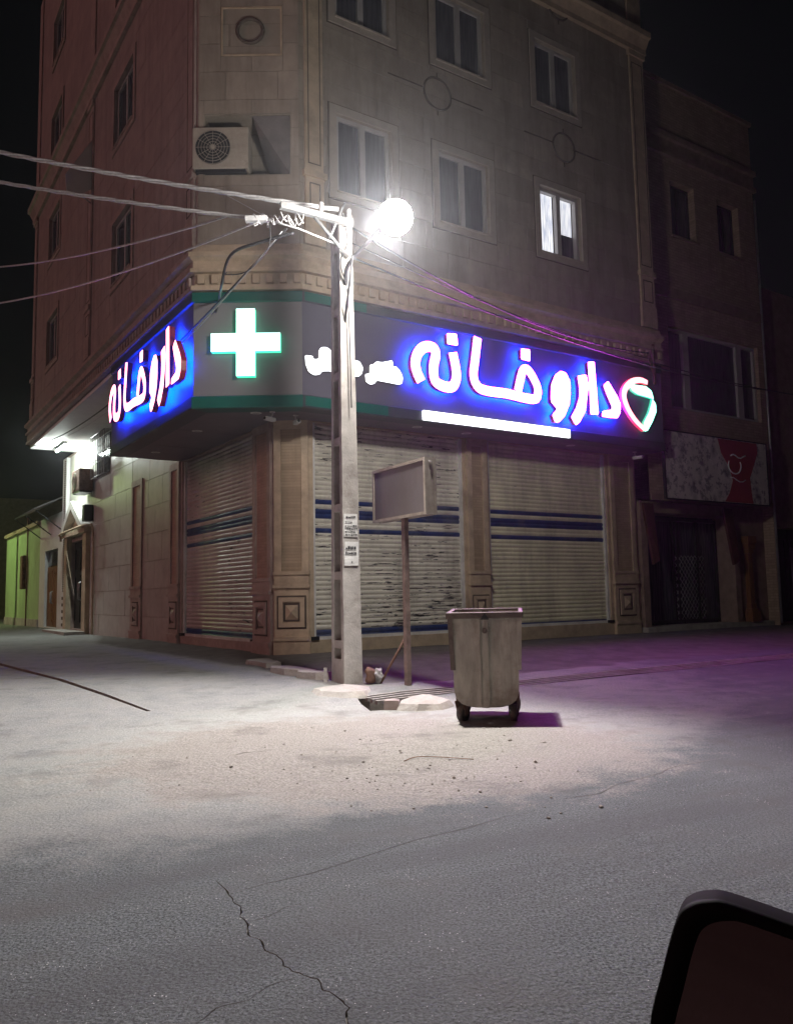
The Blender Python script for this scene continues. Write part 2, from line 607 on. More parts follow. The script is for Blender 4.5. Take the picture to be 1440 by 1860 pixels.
pavec = t.mix(t.ramp(n_mid, [(0.3, 0.0), (0.7, 1.0)]), (0.09, 0.083, 0.077), (0.17, 0.157, 0.147))
dm = t.math('ADD', dust, t.math('MULTIPLY', t.math('SUBTRACT', n_mid, 0.5), 0.9))
dm = t.math('ADD', dm, t.math('MULTIPLY', t.math('SUBTRACT', n_fine, 0.5), 0.5))
dm = t.ramp(dm, [(0.22, 0.0), (0.78, 1.0)])
col = t.mix(dm, asph, dustc)
dirt = t.n('ShaderNodeAttribute', attribute_name='dirt').outputs['Fac']
dz = t.math('ADD', dirt, t.math('MULTIPLY', t.math('SUBTRACT', n_mid, 0.5), 1.3))
dz = t.math('ADD', dz, t.math('MULTIPLY', t.math('SUBTRACT', n_fine, 0.5), 0.7))
soil = t.mix(t.ramp(n_fine, [(0.35, 0.0), (0.65, 1.0)]), (0.20, 0.172, 0.15), (0.38, 0.345, 0.315))
col = t.mix(t.math('MULTIPLY', t.ramp(dz, [(0.35, 0.0), (0.75, 1.0)]), 0.8), col, soil)
pm = t.ramp(t.math('ADD', pave, t.math('MULTIPLY', t.math('SUBTRACT', n_mid, 0.5), 0.5)), [(0.4, 0.0), (0.6, 1.0)])
col = t.mix(pm, col, pavec)
dk = t.noise(1.1, 3, 0.75, pos)
col = t.mix(t.math('MULTIPLY', t.ramp(dk, [(0.55, 0.0), (0.70, 1.0)]), 0.5), col, (0.10, 0.092, 0.086))
# stone chips in the worn asphalt, their glints painted as pale specks
vo = t.n('ShaderNodeTexVoronoi')
vo.inputs['Scale'].default_value = 80
t.link(pos, vo.inputs['Vector'])
chip = t.math('LESS_THAN', vo.outputs['Distance'], t.math('MULTIPLY', t.ramp(n_mid, [(0.40, 0.0), (0.65, 1.0)]), 0.24))
sel = t.n('ShaderNodeSeparateColor')
t.link(vo.outputs['Color'], sel.inputs[0])
chip = t.math('MULTIPLY', chip, t.math('GREATER_THAN', sel.outputs[0], 0.80))
chip = t.math('MULTIPLY', chip, t.math('SUBTRACT', 1.0, dm))
col = t.mix(chip, col, (0.62, 0.62, 0.61))
t.base(col)
t.set(Roughness=t.math('SUBTRACT', 0.92, t.math('MULTIPLY', chip, 0.55)))
h = t.math('ADD', t.math('MULTIPLY', n_grain, 0.35), t.math('ADD', t.math('MULTIPLY', n_fine, 0.5), n_mid))
n_clod = t.noise(13, 3, 0.65, pos)
h = t.math('ADD', h, t.math('MULTIPLY', n_clod, t.math('ADD', 0.25, t.math('MULTIPLY', dirt, 1.5))))
t.bump(h, 0.8, 0.02)
MAT['ground'] = t.mat

t = NT('drain_wall')
f = t.noise(9, 5, 0.7)
t.base(t.mix(f, (0.10, 0.09, 0.08), (0.40, 0.36, 0.32)))
t.set(Roughness=0.95)
MAT['pit'] = t.mat
for poly, dep in holes:
    n = len(poly)
    top = [Vector((p[0], p[1], gz(*p))) for p in poly]
    bot = [v - Vector((0, 0, dep)) for v in top]
    for i in range(n):
        j = (i + 1) % n
        mb.face([top[i], top[j], bot[j], bot[i]], 1)
    tri = tessellate_polygon([[Vector((p[0], p[1], 0)) for p in poly]])
    mb.raw(bot, [tuple(x) for x in tri], 1)
ground = mb.build('ground', [MAT['ground'], MAT['pit']], recalc=False)
tag(ground, kind='structure')
me = ground.data
a_d = me.attributes.new('dust', 'FLOAT', 'POINT')
a_p = me.attributes.new('pave', 'FLOAT', 'POINT')
a_c = me.attributes.new('dirt', 'FLOAT', 'POINT')
for i, v in enumerate(me.vertices):
    x, y = v.co.x, v.co.y
    s, tt = ST(x, y)
    # dust and dried mud lie on the street corner round the pole; the carriageway in front stays bare asphalt
    edge = (4.65 + 0.5 * x if x < 0.4 else 4.85 + 0.9 * (x - 0.4)) + 0.25 * sin(x * 1.9 + 0.6)
    edge = max(edge, 3.3)
    dd = sstep(edge - 0.9, edge + 1.3, y) * (1 - 0.75 * sstep(2.0, 5.0, x))
    core = 1 - sstep(0.6, 2.6, sqrt(((x + 0.2) * 0.85) ** 2 + ((y - 6.9) * 0.9) ** 2))
    a_c.data[i].value = 1 - sstep(0.75, 2.0, sqrt(((x + 0.2) * 0.62) ** 2 + ((y - 6.5) * 0.8) ** 2))
    a_d.data[i].value = min(1.0, 0.62 * dd + 0.55 * core)
    a_p.data[i].value = sstep(-3.75, -3.55, tt) * sstep(-0.6, 0.2, s)

# ================================================================ shapes in the building frame
def f_main(off):
    return lambda u, z, d=0.0: (u, -off - d, z)          # d = outwards


def f_left(s0):
    return lambda u, z, d=0.0: (s0 - d, u, z)


def poly_offset(path, d):
    out = []
    n = len(path)
    for i in range(n):
        nr = []
        for a, b in ((i - 1, i), (i, i + 1)):
            if a < 0 or b >= n:
                continue
            v = Vector(path[b]) - Vector(path[a])
            v.normalize()
            nr.append(Vector((v.y, -v.x)))
        m = sum(nr, Vector((0, 0)))
        m.normalize()
        k = d / max(m.dot(nr[0]), 0.2)
        out.append((path[i][0] + m.x * k, path[i][1] + m.y * k))
    return out


def sweep(mb, path, profile, m=0, caps=True):
    rows = [[(p[0], p[1], z) for p in poly_offset(path, off)] for off, z in profile]
    for a, b in zip(rows, rows[1:]):
        for i in range(len(path) - 1):
            mb.face([a[i], a[i + 1], b[i + 1], b[i]], m)
    if caps:
        mb.face([r[0] for r in rows], m)
        mb.face([r[-1] for r in rows][::-1], m)


def fbox(mb, F, u0, u1, z0, z1, d0, d1, m=0):
    c = [F(u, z, d) for d in (d0, d1) for z in (z0, z1) for u in (u0, u1)]
    mb.raw(c, [(0, 1, 3, 2), (4, 6, 7, 5), (0, 4, 5, 1), (2, 3, 7, 6), (0, 2, 6, 4), (1, 5, 7, 3)], m)


def fframe(mb, F, u0, u1, z0, z1, w, d0, d1, m=0):
    fbox(mb, F, u0, u1, z1 - w, z1, d0, d1, m)
    fbox(mb, F, u0, u1, z0, z0 + w, d0, d1, m)
    fbox(mb, F, u0, u0 + w, z0 + w, z1 - w, d0, d1, m)
    fbox(mb, F, u1 - w, u1, z0 + w, z1 - w, d0, d1, m)


def wall_face(mb, F, u0, u1, z0, z1, openings, depth=0.2, m=0):
    us = sorted({u0, u1, *[o[0] for o in openings], *[o[1] for o in openings]})
    zs = sorted({z0, z1, *[o[2] for o in openings], *[o[3] for o in openings]})
    for a, b in zip(us, us[1:]):
        for c, d in zip(zs, zs[1:]):
            um, zm = (a + b) / 2, (c + d) / 2
            if any(o[0] < um < o[1] and o[2] < zm < o[3] for o in openings):
                continue
            mb.face([F(a, c), F(b, c), F(b, d), F(a, d)], m)
    for a, b, c, d in openings:
        mb.face([F(a, c), F(a, d), F(a, d, -depth), F(a, c, -depth)], m)
        mb.face([F(b, c), F(b, c, -depth), F(b, d, -depth), F(b, d)], m)
        mb.face([F(a, c), F(a, c, -depth), F(b, c, -depth), F(b, c)], m)
        mb.face([F(a, d), F(b, d), F(b, d, -depth), F(a, d, -depth)], m)


def ring_mb(mb, F, u, z, r, tr, d, m=0, n=28):
    pts = [F(u + r * cos(2 * pi * k / n), z + r * sin(2 * pi * k / n), d) for k in range(n + 1)]
    mb.tube(pts, tr, 6, m, caps=False)


bld = thing('corner_building', 'tall stone-clad corner building with roller-shuttered shops and a double-leaf window grid above', 'building', ORG, ANG)

SIGNPATH = [(-OL, 5.10), CA, CB, (9.50, -OM)]
UPPATH = [(-OL, BEND), CA, CB, (9.55, -OM)]
upw = poly_offset(UPPATH, -0.07)
UM, UL = -upw[2][1], upw[1][0]
FM, FL = f_main(UM), f_left(UL)
UCA, UCB = Vector(upw[1]), Vector(upw[2])
cd = (UCB - UCA)
CW = cd.length
cd.normalize()
cn = Vector((cd.y, -cd.x))


def FC(u, z, d=0.0):
    p = UCA + cd * u + cn * d
    return (p.x, p.y, z)


# upper walls with real openings
rows = [(8.02, 9.42), (11.2, 12.6), (14.38, 15.78), (17.5, 18.9)]
cols_m = [(1.42, 2.52), (3.58, 4.76), (6.12, 7.26)]
cols_l = [(4.0, 5.5), (11.4, 12.9)]
m = MB()
wall_face(m, FM, UCB.x, 9.55, 6.1, ROOF, [(a, b, c, d) for a, b in cols_m for c, d in rows])
m.build('wall', MAT['stone'], bld)
m = MB()
wall_face(m, FL, UCA.y, BEND, 6.1, ROOF, [(a, b, c, d) for a, b in cols_l for c, d in rows])
m.build('wall', MAT['stone_redlit'], bld)
m = MB()
wall_face(m, FC, 0, CW, 6.1, ROOF, [(0.12, CW - 0.16, 8.14, 9.18), (0.12, CW - 0.16, 14.4, 15.5)], depth=0.6)
m.face([FC(0.12, 8.14, -.6), FC(CW - .16, 8.14, -.6), FC(CW - .16, 9.18, -.6), FC(.12, 9.18, -.6)])
m.face([FC(0.12, 14.4, -.6), FC(CW - .16, 14.4, -.6), FC(CW - .16, 15.5, -.6), FC(.12, 15.5, -.6)])
m.build('wall', MAT['stone'], bld)
m = MB()
m.face([(9.55, -UM, 6.1), (9.55, 7, 6.1), (9.55, 7, ROOF), (9.55, -UM, ROOF)])
m.face([(-OL + .07, BEND, 6.1), (9.5, BEND, 6.1), (9.5, BEND, ROOF), (-OL + .07, BEND, ROOF)])
m.face([(UL, BEND, ROOF), (9.5, BEND, ROOF), (9.5, -UM, ROOF), (UCB.x, UCB.y, ROOF), (UCA.x, UCA.y, ROOF)])
m.build('wall', MAT['stone'], bld)
m = MB()   # underside of the overhang along the alley
m.box(-OL + 0.07, SL, 5.12, BEND, 6.02, 6.1)
m.build('overhang_soffit', MAT['plaster'], bld)

# niche floor, sloping sun hood and inner side wall in the chamfer
m = MB()
m.raw([FC(0.9, 9.17, -0.02), FC(CW - .17, 9.17, -0.02), FC(CW - .17, 9.17, -.55), FC(.9, 9.17, -.55), FC(CW - .5, 8.16, -.57), FC(CW - .17, 8.16, -.02), FC(CW - .17, 8.16, -.57)],
      [(0, 1, 2, 3), (1, 5, 6, 2), (0, 4, 5, 1), (0, 3, 4)])
m.build('niche_panel', simple('dull_niche_board', (0.17, 0.155, 0.15), 0.6, var=0.2, scale=3), bld)


def make_window(F, u0, u1, z0, z1, lit=False, surround=True, leaves=2, smat='surround'):
    fr = MB()
    fframe(fr, F, u0, u1, z0, z1, 0.07, -0.16, -0.06)
    w = (u1 - u0) / leaves
    for k in range(1, leaves):
        fbox(fr, F, u0 + w * k - 0.055, u0 + w * k + 0.055, z0 + 0.07, z1 - 0.07, -0.15, -0.055)
    o = fr.build('window', MAT['upvc'], bld)
    for k in range(leaves):
        a, b = u0 + w * k + 0.06, u0 + w * (k + 1) - 0.06
        if lit and k == 0:
            p = MB()
            n = 24
            for i in range(n):
                ua, ub = a + (b - a) * i / n, a + (b - a) * (i + 1) / n
                da, db = -0.2 + 0.02 * sin(i * 1.9), -0.2 + 0.02 * sin((i + 1) * 1.9)
                p.face([F(ua, z0, da), F(ub, z0, db), F(ub, z1, db), F(ua, z1, da)], 0, True)
            p.build('curtain', MAT['curtain_lit'], o)
        elif lit:
            p = MB()
            zm = z0 + 0.42 * (z1 - z0)
            p.face([F(a, zm, -.2), F(b, zm, -.2), F(b, z1, -.2), F(a, z1, -.2)])
            p.face([F(a, z0, -.2), F(a + .1, z0, -.2), F(a + .1, zm, -.2), F(a, zm, -.2)])
            p.build('curtain', MAT['curtain_lit'], o)
            p = MB()
            fbox(p, F, a + .1, b, z0, zm, -.22, -.17)
            p.build('pane', MAT['glass'], o)
        else:
            p = MB()
            fbox(p, F, a, b, z0 + 0.06, z1 - 0.06, -0.13, -0.10)
            p.build('pane', MAT['glass'], o)
    if surround:
        s = MB()
        fframe(s, F, u0 - 0.15, u1 + 0.15, z0 - 0.14, z1 + 0.14, 0.138, 0.002, 0.035)
        s.build('surround', MAT[smat], o)
        s = MB()
        fframe(s, F, u0 - 0.175, u1 + 0.175, z0 - 0.165, z1 + 0.165, 0.024, 0.003, 0.012)
        s.build('surround_line', MAT['groove'], o)
        s = MB()
        fbox(s, F, u0 - 0.02, u1 + 0.02, z0 - 0.03, z0 - 0.002, -0.05, 0.06)
        s.build('sill', MAT[smat], o)
    return o


tl = NT('lit_curtain')
fz = tl.noise(8, 3, 0.5, stretch=(6, 6, 0.4))
cc = tl.mix(tl.ramp(fz, [(0.35, 0.0), (0.62, 1.0)]), (0.42, 0.47, 0.60), (1.0, 1.0, 1.0))
tl.base((0.7, 0.7, 0.72))
tl.link(cc, tl.b.inputs['Emission Color'])
tl.b.inputs['Emission Strength'].default_value = 0.95
MAT['curtain_lit'] = tl.mat

for j, (c, d) in enumerate(rows):
    for i, (a, b) in enumerate(cols_m):
        make_window(FM, a, b, c, d, lit=(i == 2 and j == 0))
    for a, b in cols_l:
        make_window(FL, a, b, c, d, leaves=2, smat='trim_redlit')

# stone slabs of the upper fronts, laid round the windows and pilasters
def slab_stone(name, col):
    t = NT(name)
    oi = t.n('ShaderNodeObjectInfo').outputs['Random']
    f = t.noise(2.4, 4, 0.7)
    c = t.mix(t.ramp(f, [(0.3, 0.0), (0.7, 1.0)]), tuple(x * 0.82 for x in col), tuple(min(x * 1.15, .9) for x in col))
    c = t.mix(t.math('MULTIPLY', oi, 0.42), c, tuple(x * 0.66 for x in col))
    g = t.noise(1.0, 4, 0.75, t.coord(), (3.0, 3.0, 0.35))
    c = t.mix(t.math('MULTIPLY', t.ramp(g, [(0.48, 0.0), (0.70, 1.0)]), 0.5), c, tuple(x * 0.42 for x in col))
    t.base(c)
    t.set(Roughness=0.55)
    t.bump(t.noise(30, 3, 0.65), 0.2, 0.004)
    return t.mat


MAT['slab_up'] = slab_stone('upper_facade_slab', (0.37, 0.31, 0.25))
MAT['slab_up_redlit'] = slab_stone('alley_facade_slab', (0.37, 0.28, 0.25))  # redder than the main front, the red light put into the colour


def cut(rects, hole):
    out = []
    for a, b, c, d in rects:
        ha, hb, hc, hd = max(a, hole[0]), min(b, hole[1]), max(c, hole[2]), min(d, hole[3])
        if ha >= hb or hc >= hd:
            out.append((a, b, c, d))
            continue
        if a < ha:
            out.append((a, ha, c, d))
        if hb < b:
            out.append((hb, b, c, d))
        if c < hc:
            out.append((ha, hb, c, hc))
        if hd < d:
            out.append((ha, hb, hd, d))
    return [r for r in out if r[1] - r[0] > 0.03 and r[3] - r[2] > 0.03]


def clad(F, u0, u1, z0, z1, holes_, mt, w=1.0, h=0.5, joined=False):
    mj = MB()
    row = 0
    z = z0
    while z < z1 - 0.01:
        zt = min(z + h, z1)
        u = u0 - (w / 2 if row % 2 else 0.0)
        while u < u1 - 0.01:
            rs = [(max(u, u0), min(u + w, u1), z, zt)]
            for hh in holes_:
                rs = cut(rs, hh)
            for a, b, c, d in rs:
                m_ = mj if joined else MB()
                fbox(m_, F, a + .004, b - .004, c + .004, d - .004, 0.001, random.uniform(0.012, 0.016))
                if not joined:
                    m_.build('facade_slab', mt, bld)
            u += w
        z = zt
        row += 1
    if joined:
        tag(mj.build('facade_slabs', mt, bld), kind='stuff')


sr = [(a - .176, b + .176, c - .166, d + .166) for a, b in cols_m for c, d in rows]
clad(FM, UCB.x + .02, 9.54, 6.94, 13.42, sr + [(0.74, 1.20, 6, 14), (8.98, 9.55, 6, 14)], MAT['slab_up'])
clad(FC, 0.02, CW - .02, 6.94, 13.42, [(0.10, CW - .14, 8.12, 9.20), (0.37, 1.41, 10.21, 11.11)], MAT['slab_up'], 0.87)
srl = [(a - .176, b + .176, c - .166, d + .166) for a, b in cols_l for c, d in rows]
clad(FL, UCA.y + .02, BEND - .02, 6.94, 13.42, srl + [(0.16, 0.66, 6, 14), (7.36, 7.94, 6, 14), (14.76, 15.34, 6, 14)], MAT['slab_up_redlit'], joined=True)

# ring ornaments with side lines between the floors
for (u, z) in ((3.58, 10.5), (6.85, 10.42), (3.58, 13.65), (6.85, 13.6)):
    m = MB()
    ring_mb(m, FM, u, z, 0.31, 0.022, 0.020)
    fbox(m, FM, u - 1.1, u - 0.33, z + 0.02, z + 0.045, 0.002, 0.021)
    fbox(m, FM, u + 0.33, u + 1.1, z + 0.02, z + 0.045, 0.002, 0.021)
    fbox(m, FM, u - 0.012, u + 0.012, z + 0.33, z + 0.42, 0.002, 0.021)
    fbox(m, FM, u - 0.012, u + 0.012, z - 0.42, z - 0.33, 0.002, 0.021)
    m.build('ring_ornament', MAT['groove'], bld)
for z in (10.66, 13.7):
    m = MB()
    ring_mb(m, FC, 0.87, z, 0.215, 0.03, 0.02)
    m.build('ring_ornament', MAT['groove'], bld)
    m = MB()
    fframe(m, FC, 0.38, 1.40, z - 0.44, z + 0.44, 0.03, 0.002, 0.02)
    m.build('panel_moulding', MAT['stone_trim'], bld)

# pilasters of the upper floors
def upper_pilaster(F, u0, u1, mt, mg):
    m = MB()
    fbox(m, F, u0, u1, 6.95, 7.42, 0.002, 0.07)
    fbox(m, F, u0 + .02, u1 - .02, 7.42, 8.12, 0.002, 0.05)
    fbox(m, F, u0 - .02, u1 + .02, 8.12, 8.22, 0.002, 0.09)
    fbox(m, F, u0 + .02, u1 - .02, 8.22, 13.3, 0.002, 0.04)
    fbox(m, F, u0 - .03, u1 + .03, 13.3, 13.42, 0.002, 0.08)
    fbox(m, F, u0 + .02, u1 - .02, 13.9, ROOF, 0.002, 0.04)
    o = m.build('pilaster', mt, bld)
    g = MB()
    fframe(g, F, u0 + .09, u1 - .09, 7.52, 8.02, 0.02, 0.052, 0.058)
    fframe(g, F, u0 + .07, u1 - .07, 8.35, 13.15, 0.018, 0.042, 0.047)
    g.build('panel_line', mg, o)


upper_pilaster(FM, 0.78, 1.16, MAT['stone_trim'], MAT['groove'])
upper_pilaster(FM, 9.02, 9.5, MAT['stone_trim'], MAT['groove'])
upper_pilaster(FL, 0.2, 0.62, MAT['trim_redlit'], MAT['groove'])
upper_pilaster(FL, 7.4, 7.9, MAT['trim_redlit'], MAT['groove'])
upper_pilaster(FL, 14.8, 15.3, MAT['trim_redlit'], MAT['groove'])

# cornices (swept round the corner) and dentils
def cornice(z0, prof, name='cornice'):
    for k, (pp, mt) in enumerate((([UPPATH[0], CA], MAT['trim_redlit']), ([CA, CB], MAT['stone_trim']), ([CB, UPPATH[3]], MAT['stone_trim']))):
        m = MB()
        rowsP = []
        for off, z in prof:
            full = poly_offset(UPPATH, off - 0.07)
            rowsP.append([(full[k][0], full[k][1], z0 + z), (full[k + 1][0], full[k + 1][1], z0 + z)])
        for a, b in zip(rowsP, rowsP[1:]):
            m.face([a[0], a[1], b[1], b[0]])
        m.face([r[0] for r in rowsP])
        m.face([r[1] for r in rowsP][::-1])
        m.build(name, mt, bld)


cornice(6.13, [(0.0, 0.0), (0.13, 0.0), (0.13, 0.08), (0.05, 0.08), (0.05, 0.30), (0.15, 0.30), (0.15, 0.36), (0.09, 0.38), (0.09, 0.50), (0.19, 0.55), (0.19, 0.62),
               (0.11, 0.64), (0.08, 0.78), (0.002, 0.80)])
cornice(13.42, [(0.0, 0.0), (0.10, 0.0), (0.10, 0.12), (0.2, 0.3), (0.26, 0.32), (0.26, 0.46), (0.002, 0.48)])
den_r = den_s = None
ang_c = math.atan2(cd.y, cd.x)
for F, ua, ub, mt, rot in ((FM, UCB.x + .1, 9.5, MAT['stone_trim'], 0.0), (FC, 0.08, CW - .05, MAT['stone_trim'], ang_c), (FL, UCA.y + .15, BEND - .1, MAT['trim_redlit'], -pi / 2)):
    m = MB()
    m.bev(-0.055, 0.055, -0.058, 0.0, 0, 0.15, 0.008)
    proto = m.build('dentil', mt, bld)
    n = int((ub - ua) / 0.2)
    for i in range(n + 1):
        p = F(ua + (ub - ua) * i / n, 6.25, 0.05)
        if i == 0:
            proto.location = p
            proto.rotation_euler = (0, 0, rot)
        else:
            inst(proto, 'dentil', bld, p, (0, 0, rot))

# ---------------------------------------------------------------- ground floor: walls, pilasters, shutters
F0 = f_main(0.0)
FS = f_left(SL)
pc0, pc1 = Vector((SL, 0.36)), Vector((1.25, 0.0))
pd = (pc1 - pc0)
PW = pd.length
pd.normalize()
pn = Vector((pd.y, -pd.x))


def FP(u, z, d=0.0):
    p = pc0 + pd * u + pn * d
    return (p.x, p.y, z)


SHUT = [('shutter_worn', F0, 1.32, 4.58, 0.46, 4.18), ('shutter_clean', F0, 5.20, 8.55, 0.50, 4.18), ('shutter_redlit', FS, 1.22, 5.05, 0.40, 4.18)]
m = MB()
wall_face(m, F0, 1.25, 9.5, 0.05, 4.25, [(a, b, c, d) for k, F, a, b, c, d in SHUT[:2]], 0.22)
m.face([F0(9.5, 0, 0), F0(9.5, 6.1, 0), F0(9.5, 6.1, -6), F0(9.5, 0, -6)])
m.build('wall', MAT['stone_trim'], bld)
m = MB()
m.face([FP(0, 0), FP(PW, 0), FP(PW, 4.25), FP(0, 4.25)])
m.build('wall', MAT['stone_trim'], bld)
m = MB()
wall_face(m, FS, 0.36, 17.0, -0.05, 6.1, [(1.22, 5.05, 0.40, 4.18), (13.75, 15.95, 0.3, 3.1)], 0.22)
m.face([FS(17.0, 0, 0), FS(17.0, 6.1, 0), FS(17.0, 6.1, -6), FS(17.0, 0, -6)])
m.build('wall', MAT['trim_redlit'], bld)

for key, F, a, b, c, d in SHUT:
    m = MB()
    pitch_s = 0.082
    nsl = int((d - c) / pitch_s)
    prof = [(0.0, -0.012), (0.18, 0.006), (0.5, 0.014), (0.82, 0.006), (0.96, -0.012)]
    nu = 18
    bands = [(2.79, 2.88), (2.50, 2.66), (2.26, 2.345), (0.50, 0.60)] if key != 'shutter_redlit' else [(2.80, 2.9), (2.5, 2.66), (2.27, 2.36), (0.44, 0.53)]
    for i in range(nsl):
        zb = c + (d - c) * i / nsl
        hh = (d - c) / nsl
        mid = zb + hh * 0.5
        mi = 1 if any(p0 <= mid <= p1 for p0, p1 in bands) else 0
        if key == 'shutter_redlit' and mi and i % 7 == 3:
            mi = 0
        for k in range(len(prof)):
            z_a = zb + hh * prof[k][0]
            z_b = zb + hh * (prof[k + 1][0] if k + 1 < len(prof) else 1.0)
            q_a = prof[k][1]
            q_b = prof[k + 1][1] if k + 1 < len(prof) else -0.012
            for j in range(nu):
                u_a, u_b = a + (b - a) * j / nu, a + (b - a) * (j + 1) / nu

                def dd(u, z, q):
                    return -0.10 + q + 0.012 * noise.noise((u * 0.9, z * 1.3, 5.0 + a))
                m.face([F(u_a, z_a, dd(u_a, z_a, q_a)), F(u_b, z_a, dd(u_b, z_a, q_a)), F(u_b, z_b, dd(u_b, z_b, q_b)), F(u_a, z_b, dd(u_a, z_b, q_b))], mi, True)
    o = m.build('roller_shutter', [MAT[key], MAT['blue_paint']], bld)
    for ua in (a - 0.002, b - 0.058):
        g = MB()
        fbox(g, F, ua, ua + 0.06, c, d, -0.13, -0.04)
        g.build('guide_rail', MAT['white_metal'], o)
    g = MB()
    fbox(g, F, a + .06, b - .06, c - 0.012, c + 0.055, -0.13, -0.055)
    g.build('bottom_bar', MAT['white_metal'], o)
    g = MB()
    fbox(g, F, a - .06, a + .08, c + .0, c + .06, -0.05, 0.03)
    fbox(g, F, b - .08, b + .06, c + .0, c + .06, -0.05, 0.03)
    g.build('lock', MAT['dark_metal'], o)


def ground_pilaster(F, u0, u1, zb, mt, mp, step=1.0):
    m = MB()
    fbox(m, F, u0, u1, zb, zb + 0.26, 0.002, 0.075)
    fbox(m, F, u0 + .01, u1 - .01, zb + 0.26, zb + 0.33, 0.002, 0.095)
    fbox(m, F, u0 + .02, u1 - .02, zb + 0.33, zb + 1.14, 0.002, 0.055)
    fbox(m, F, u0 - .0, u1 + .0, zb + 1.14, zb + 1.20, 0.002, 0.095)
    fbox(m, F, u0 + .015, u1 - .015, zb + 1.20, zb + 1.36, 0.002, 0.06)
    fbox(m, F, u0 - .0, u1 + .0, zb + 1.36, zb + 1.42, 0.002, 0.085)
    w = min(0.12, (u1 - u0) * 0.22)
    fbox(m, F, u0 + .015, u0 + .015 + w, zb + 1.42, 4.2, 0.002, 0.055)
    fbox(m, F, u1 - .015 - w, u1 - .015, zb + 1.42, 4.2, 0.002, 0.055)
    fbox(m, F, u0 + .015 + w, u1 - .015 - w, 4.05, 4.2, 0.002, 0.055)
    o = m.build('pilaster', mt, bld)
    p = MB()
    fbox(p, F, u0 + .015 + w, u1 - .015 - w, zb + 1.42, 4.05, 0.002, 0.02)
    p.build('shaft_panel', mp, o)
    # nested square medallion with a pyramid boss
    cu, cz = (u0 + u1) / 2, zb + 0.735
    r = min((u1 - u0) / 2 - 0.06, 0.27)
    g = MB()
    fframe(g, F, cu - r, cu + r, cz - r * 1.12, cz + r * 1.12, 0.028, 0.057, 0.062)
    fframe(g, F, cu - r * .55, cu + r * .55, cz - r * .62, cz + r * .62, 0.03, 0.057, 0.066)
    g.build('medallion_line', MAT['groove'], o)
    g = MB()
    fframe(g, F, cu - r * .88, cu + r * .88, cz - r, cz + r, r * 0.30, 0.057, 0.085)
    b4 = [F(cu - r * .42, cz - r * .48, .057), F(cu + r * .42, cz - r * .48, .057), F(cu + r * .42, cz + r * .48, .057), F(cu - r * .42, cz + r * .48, .057), F(cu, cz, .13)]
    g.raw(b4, [(0, 1, 4), (1, 2, 4), (2, 3, 4), (3, 0, 4)])
    g.build('medallion', mt, o)


ground_pilaster(FP, 0.0, PW, 0.2, MAT['stone_trim'], MAT['brickpanel'])
ground_pilaster(F0, 4.62, 5.15, 0.2, MAT['stone_trim'], MAT['brickpanel'])
ground_pilaster(F0, 8.62, 9.40, 0.2, MAT['stone_trim'], MAT['brickpanel'])
ground_pilaster(FS, 0.38, 1.15, 0.1, MAT['trim_redlit'], MAT['brickpanel_redlit'])
ground_pilaster(FS, 5.12, 5.8, 0.1, MAT['trim_redlit'], MAT['brickpanel_redlit'])
ground_pilaster(FS, 7.9, 8.85, 0.1, MAT['trim_redlit'], MAT['brickpanel_redlit'])

# stone slabs cladding the alley wall, each its own piece
slab_meshes = {}
def slab(u0, u1, z0, z1, mt):
    m = MB()
    e = random.uniform(0.020, 0.026)
    fbox(m, FS, u0 + 0.006, u1 - 0.006, z0 + 0.006, z1 - 0.006, 0.003, e)
    m.build('stone_slab', mt, bld)


zr = [0.12, 0.78, 1.44, 2.10, 2.76, 3.42, 4.08, 4.74, 5.40, 6.0]
for i in range(len(zr) - 1):
    off = 0.0 if i % 2 == 0 else 0.5
    def run(a, b, mt):
        u = a
        first = True
        while u < b - 0.05:
            w = 0.55 if (first and off) else 1.1
            first = False
            u2 = min(u + w, b)
            if b - u2 < 0.3:
                u2 = b
            slab(u, u2, zr[i], zr[i + 1], mt)
            u = u2
    if zr[i + 1] < 4.2 or True:
        if zr[i + 1] <= 4.1:
            run(5.82, 7.88, MAT['slab_rose_redlit'])
        else:
            run(5.16, 8.87, MAT['slab_rose_redlit'] if zr[i] < 4.5 else MAT['slab_white'])  # rosy and pale slabs paint in where red and white light fall
        if zr[i + 1] < 3.5:
            run(8.87, 13.3, MAT['slab_white'])
            if False:
                pass
        else:
            run(8.87, 16.35, MAT['slab_white'])

# doorway on the alley: frame, pediment, doors, step, beaded corner strip, gas pipe
m = MB()
fbox(m, FS, 13.3, 13.74, 0.1, 3.25, 0.003, 0.16)
fbox(m, FS, 15.96, 16.36, 0.1, 3.25, 0.003, 0.16)
fbox(m, FS, 13.2, 16.45, 3.25, 3.42, 0.027, 0.24)
m.build('door_surround', MAT['stone_trim'], bld)
m = MB()
for (p, q, w) in (((13.25, 3.42), (14.85, 4.35), 0.2), ((16.45, 3.42), (14.85, 4.35), 0.2)):
    dv = Vector((q[0] - p[0], q[1] - p[1]))
    dv.normalize()
    nv = Vector((-dv.y, dv.x))
    if nv.y > 0:
        nv = -nv
    c8 = [p, q, (q[0], q[1] - 0.26), (p[0] + (0.42 if q[0] > p[0] else -0.42), p[1])]
    fr = [FS(a, b, 0.30) for a, b in c8]
    bk = [FS(a, b, 0.028) for a, b in c8]
    m.raw(fr + bk, [(0, 1, 2, 3), (7, 6, 5, 4), (0, 4, 5, 1), (1, 5, 6, 2), (2, 6, 7, 3), (3, 7, 4, 0)])
m.build('pediment', MAT['white_metal'], bld)
m = MB()
m.raw([FS(13.7, 3.43, 0.05), FS(16.0, 3.43, .05), FS(14.85, 4.1, .05)], [(0, 1, 2)])
m.build('pediment_field', MAT['stone_trim'], bld)
m = MB()
